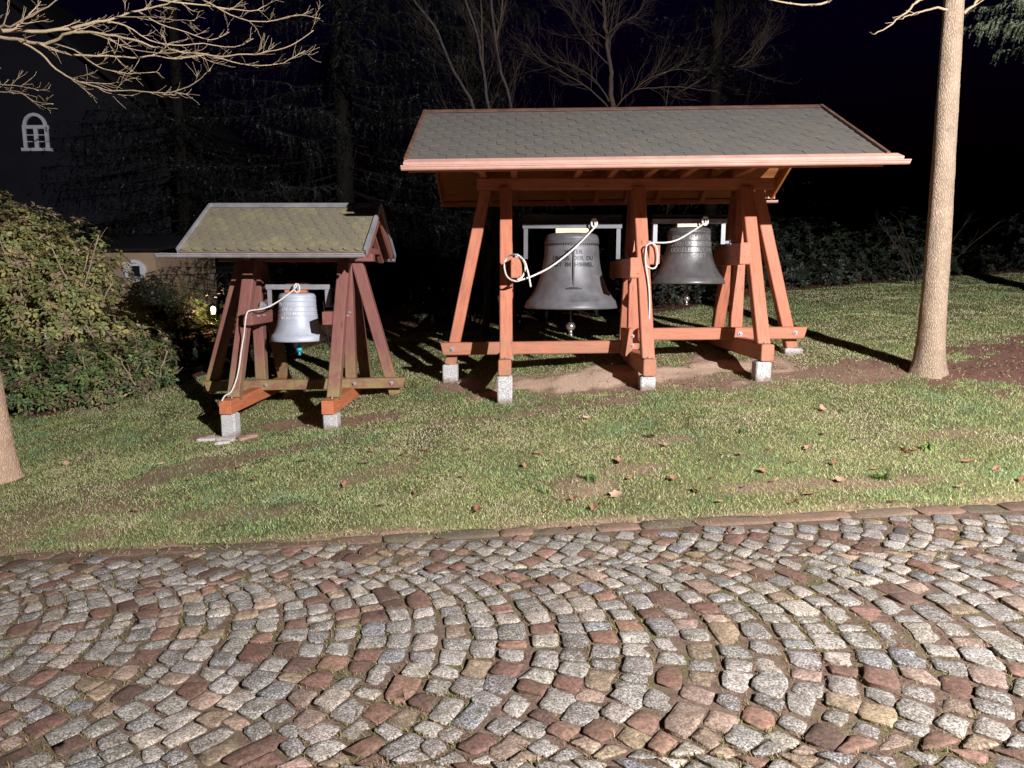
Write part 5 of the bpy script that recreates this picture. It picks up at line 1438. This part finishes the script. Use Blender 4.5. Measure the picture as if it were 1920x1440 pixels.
# ================================================================== BACKGROUND BUILDINGS
house = thing('gabled_house', (-13.5, 19.0, G(-13.5, 19)), 'dark slate gabled house with a white arched window at upper left', 'house')
mb = MB(); gz = 0.0
x0, x1, y0, y1, ze, zr_ = -20.0, -8.2, 18.4, 26.0, 4.9, 9.6
xmid = (x0 + x1) / 2
mb.add([(x0, y0, gz), (x1, y0, gz), (x1, y0, ze), (xmid, y0, zr_), (x0, y0, ze), (x0, y1, gz), (x1, y1, gz), (x1, y1, ze), (xmid, y1, zr_), (x0, y1, ze)],
       [(0, 1, 2, 3, 4), (9, 8, 7, 6, 5), (1, 6, 7, 2), (5, 0, 4, 9)])
put('wall', mb.mesh('wall'), M_SLATEWALL, house)
mb = MB()
for sx, xe in ((-1, x0), (1, x1)):
    d = Vector((xe - xmid, 0, ze - zr_)); d2 = d * 1.07
    a = [(xmid, y0 - 0.35, zr_ + 0.03), (xmid + d2.x, y0 - 0.35, zr_ + 0.03 + d2.z), (xmid + d2.x, y1 + 0.3, zr_ + 0.03 + d2.z), (xmid, y1 + 0.3, zr_ + 0.03)]
    b = [(p[0], p[1], p[2] + 0.16) for p in a]
    mb.add(a + b, [(0, 1, 2, 3), (7, 6, 5, 4), (0, 4, 5, 1), (1, 5, 6, 2), (2, 6, 7, 3), (3, 7, 4, 0)])
put('roof', mb.mesh('roof'), M_ROOFD, house)
# arched window
wx0, wx1, wz0, wz1 = -12.30, -11.67, 4.72, 5.27
wxm = (wx0 + wx1) / 2
win = MB(); R_ = (wx1 - wx0) / 2 - 0.02
yf = y0 - 0.05
box_into(win, wx0 - 0.02, wx0 + 0.055, yf, y0 + 0.02, wz0, wz1)
box_into(win, wx1 - 0.10, wx1 - 0.02, yf, y0 + 0.02, wz0, wz1 - 0.065)
box_into(win, wxm - 0.05, wxm + 0.03, yf - 0.01, y0 + 0.02, wz0 + 0.001, wz1 - 0.086)
box_into(win, wx0 - 0.01, wx1 + 0.0, yf - 0.014, y0 + 0.02, wz1 - 0.085, wz1 - 0.001)
for k in range(12):
    a0 = math.pi * k / 12; a1 = math.pi * (k + 1) / 12
    P = []
    for yy_ in (yf, y0 + 0.02):
        for a, rr_ in ((a0, R_), (a1, R_), (a1, R_ - 0.075), (a0, R_ - 0.075)):
            P.append((wxm - 0.02 - math.cos(a) * rr_, yy_, wz1 + math.sin(a) * rr_))
    win.add(P, [(0, 1, 2, 3), (7, 6, 5, 4), (0, 4, 5, 1), (2, 6, 7, 3)])
for zz_ in (wz0 + 0.15, wz0 + 0.31): box_into(win, wx0 + 0.056, wx1 - 0.101, yf + 0.015, y0 + 0.01, zz_, zz_ + 0.02)
wo = put('window', win.mesh('window'), M_WHITE, house)
sl = MB(); box_into(sl, wx0 - 0.05, wx1 + 0.05, yf - 0.06, y0 + 0.02, wz0 - 0.075, wz0 - 0.001)
put('sill', sl.mesh('sill'), M_WHITE, wo)
pn = MB()
box_into(pn, wx0 + 0.05, wx1 - 0.095, y0 - 0.012, y0 - 0.004, wz0 + 0.002, wz1 - 0.09)
put('pane', pn.mesh('pane'), M_GLASS, wo)
pn = MB(); arc = [(wxm - 0.02 - math.cos(math.pi * k / 12) * (R_ - 0.07), y0 - 0.012, wz1 + math.sin(math.pi * k / 12) * (R_ - 0.07)) for k in range(13)]
pn.add(arc + [(p[0], y0 - 0.004, p[2]) for p in arc], [tuple(range(13)), tuple(range(25, 12, -1))])
put('fanlight', pn.mesh('fanlight'), M_GLASS, wo)

annex = thing('garden_outbuilding', (-8.6, 14.8, G(-8.6, 14.8)), 'low ochre outbuilding with a white round-framed window behind the rhododendron', 'outbuilding')
mb = MB(); box_into(mb, -11.5, -7.35, 14.6, 17.5, -0.3, 2.04)
put('wall', mb.mesh('wall'), M_OCHRE, annex)
mb = MB()
mb.add([(-11.7, 14.45, 2.045), (-7.2, 14.45, 2.045), (-7.2, 17.7, 2.5), (-11.7, 17.7, 2.5), (-11.7, 14.45, 2.10), (-7.2, 14.45, 2.10), (-7.2, 17.7, 2.6), (-11.7, 17.7, 2.6)],
       [(3, 2, 1, 0), (4, 5, 6, 7), (0, 1, 5, 4), (1, 2, 6, 5), (2, 3, 7, 6), (3, 0, 4, 7)])
put('roof', mb.mesh('roof'), M_ROOFD, annex)
wcx, wcz = -7.76, 1.66
mb = MB(); lathe_into(mb, [(0.225, -0.02), (0.225, 0.05), (0.165, 0.05), (0.165, -0.02)], (wcx, 14.6, wcz), 28, 0, False, 'y')
rw = put('round_window', mb.mesh('round_window'), M_WHITE, annex)
mb = MB()
box_into(mb, wcx - 0.16, wcx - 0.095, 14.56, 14.6, wcz - 0.15, wcz + 0.15); box_into(mb, wcx - 0.0945, wcx + 0.15, 14.56, 14.6, wcz + 0.10, wcz + 0.15)
box_into(mb, wcx + 0.105, wcx + 0.15, 14.561, 14.6, wcz - 0.15, wcz + 0.0995); box_into(mb, wcx - 0.0945, wcx + 0.1045, 14.561, 14.6, wcz - 0.15, wcz - 0.105)
put('sash', mb.mesh('sash'), M_WHITE, rw)
mb = MB(); lathe_into(mb, [(0.0005, 0.012), (0.17, 0.012)], (wcx, 14.6, wcz), 24, 0, False, 'y')
put('pane', mb.mesh('pane'), M_GLASS, rw)

# ================================================================== LAMPS
gz = G(-5.93, 13.9)
gl = thing('garden_lamp', (-5.93, 13.9, gz), 'small lit warm garden lamp glowing through shrubs left of the small shelter', 'lamp')
mb = MB(); lathe_into(mb, [(0.05, 0), (0.03, 0.03), (0.025, 0.03), (0.025, 0.30), (0.06, 0.32), (0.06, 0.335)], (-5.93, 13.9, gz), 14, 0, True)
put('lamp_post', mb.mesh('lamp_post'), M_DARKST, gl)
mb = MB(); lathe_into(mb, [(0.03, 0.336), (0.045, 0.39), (0.045, 0.44), (0.03, 0.48)], (-5.93, 13.9, gz), 16, 0, True)
put('lamp_glass', mb.mesh('lamp_glass'), M_LIT, gl)
mb = MB(); lathe_into(mb, [(0.10, 0.485), (0.09, 0.50), (0.02, 0.54), (0.001, 0.55)], (-5.93, 13.9, gz), 16, 0, True)
put('lamp_cap', mb.mesh('lamp_cap'), M_DARKST, gl)
ld = bpy.data.lights.new('garden_lamp_light', 'POINT'); ld.energy = 40; ld.color = (1.0, 0.68, 0.34); ld.shadow_soft_size = 0.05
lo = bpy.data.objects.new('garden_lamp_light', ld); C.objects.link(lo); lo.parent = gl; lo.location = (0, -0.09, 0.42)

# street lamp behind the camera that lights the whole place
px_, py_ = LAMP.x + 0.5, LAMP.y - 0.55
gz = float(road_z(px_)) - 0.02
sl_ = thing('street_lamp', (px_, py_, gz), 'tall street lamp beside the road lighting the bells', 'street lamp')
mb = MB(); lathe_into(mb, [(0.10, 0), (0.10, 0.25), (0.055, 0.35), (0.04, LAMP.z - gz + 0.12)], (px_, py_, gz), 16, 0, True)
put('lamp_post', mb.mesh('lamp_post'), M_STEEL, sl_)
aim = (LAMP_AIM - LAMP).normalized()
mb = MB(); tube_into(mb, [(px_, py_, LAMP.z + 0.10), LAMP - aim * 0.20 + Vector((0, 0, 0.03))], 0.028, 8)
put('lamp_arm', mb.mesh('lamp_arm'), M_STEEL, sl_)
Q = aim.to_track_quat('-Z', 'Y').to_matrix().to_4x4(); Q.translation = LAMP
mb = MB(); box_into(mb, -0.17, 0.17, -0.13, 0.13, 0.06, 0.14); box_into(mb, -0.12, 0.12, -0.09, 0.09, 0.1405, 0.20)
put('lamp_head', mb.mesh('lamp_head'), M_DARKST, sl_, Q)
mb = MB(); box_into(mb, -0.15, 0.15, -0.11, 0.11, 0.05, 0.0595)
put('lamp_lens', mb.mesh('lamp_lens'), M_LENS, sl_, Q)
ld = bpy.data.lights.new('street_lamp_light', 'SPOT'); ld.energy = LAMP_POWER; ld.color = LAMP_COLOR
ld.spot_size = rad(122); ld.spot_blend = 1.0; ld.shadow_soft_size = 0.05
lo = bpy.data.objects.new('street_lamp_light', ld); C.objects.link(lo)
lo.parent = sl_; lo.matrix_basis = WM[sl_.name].inverted() @ Q
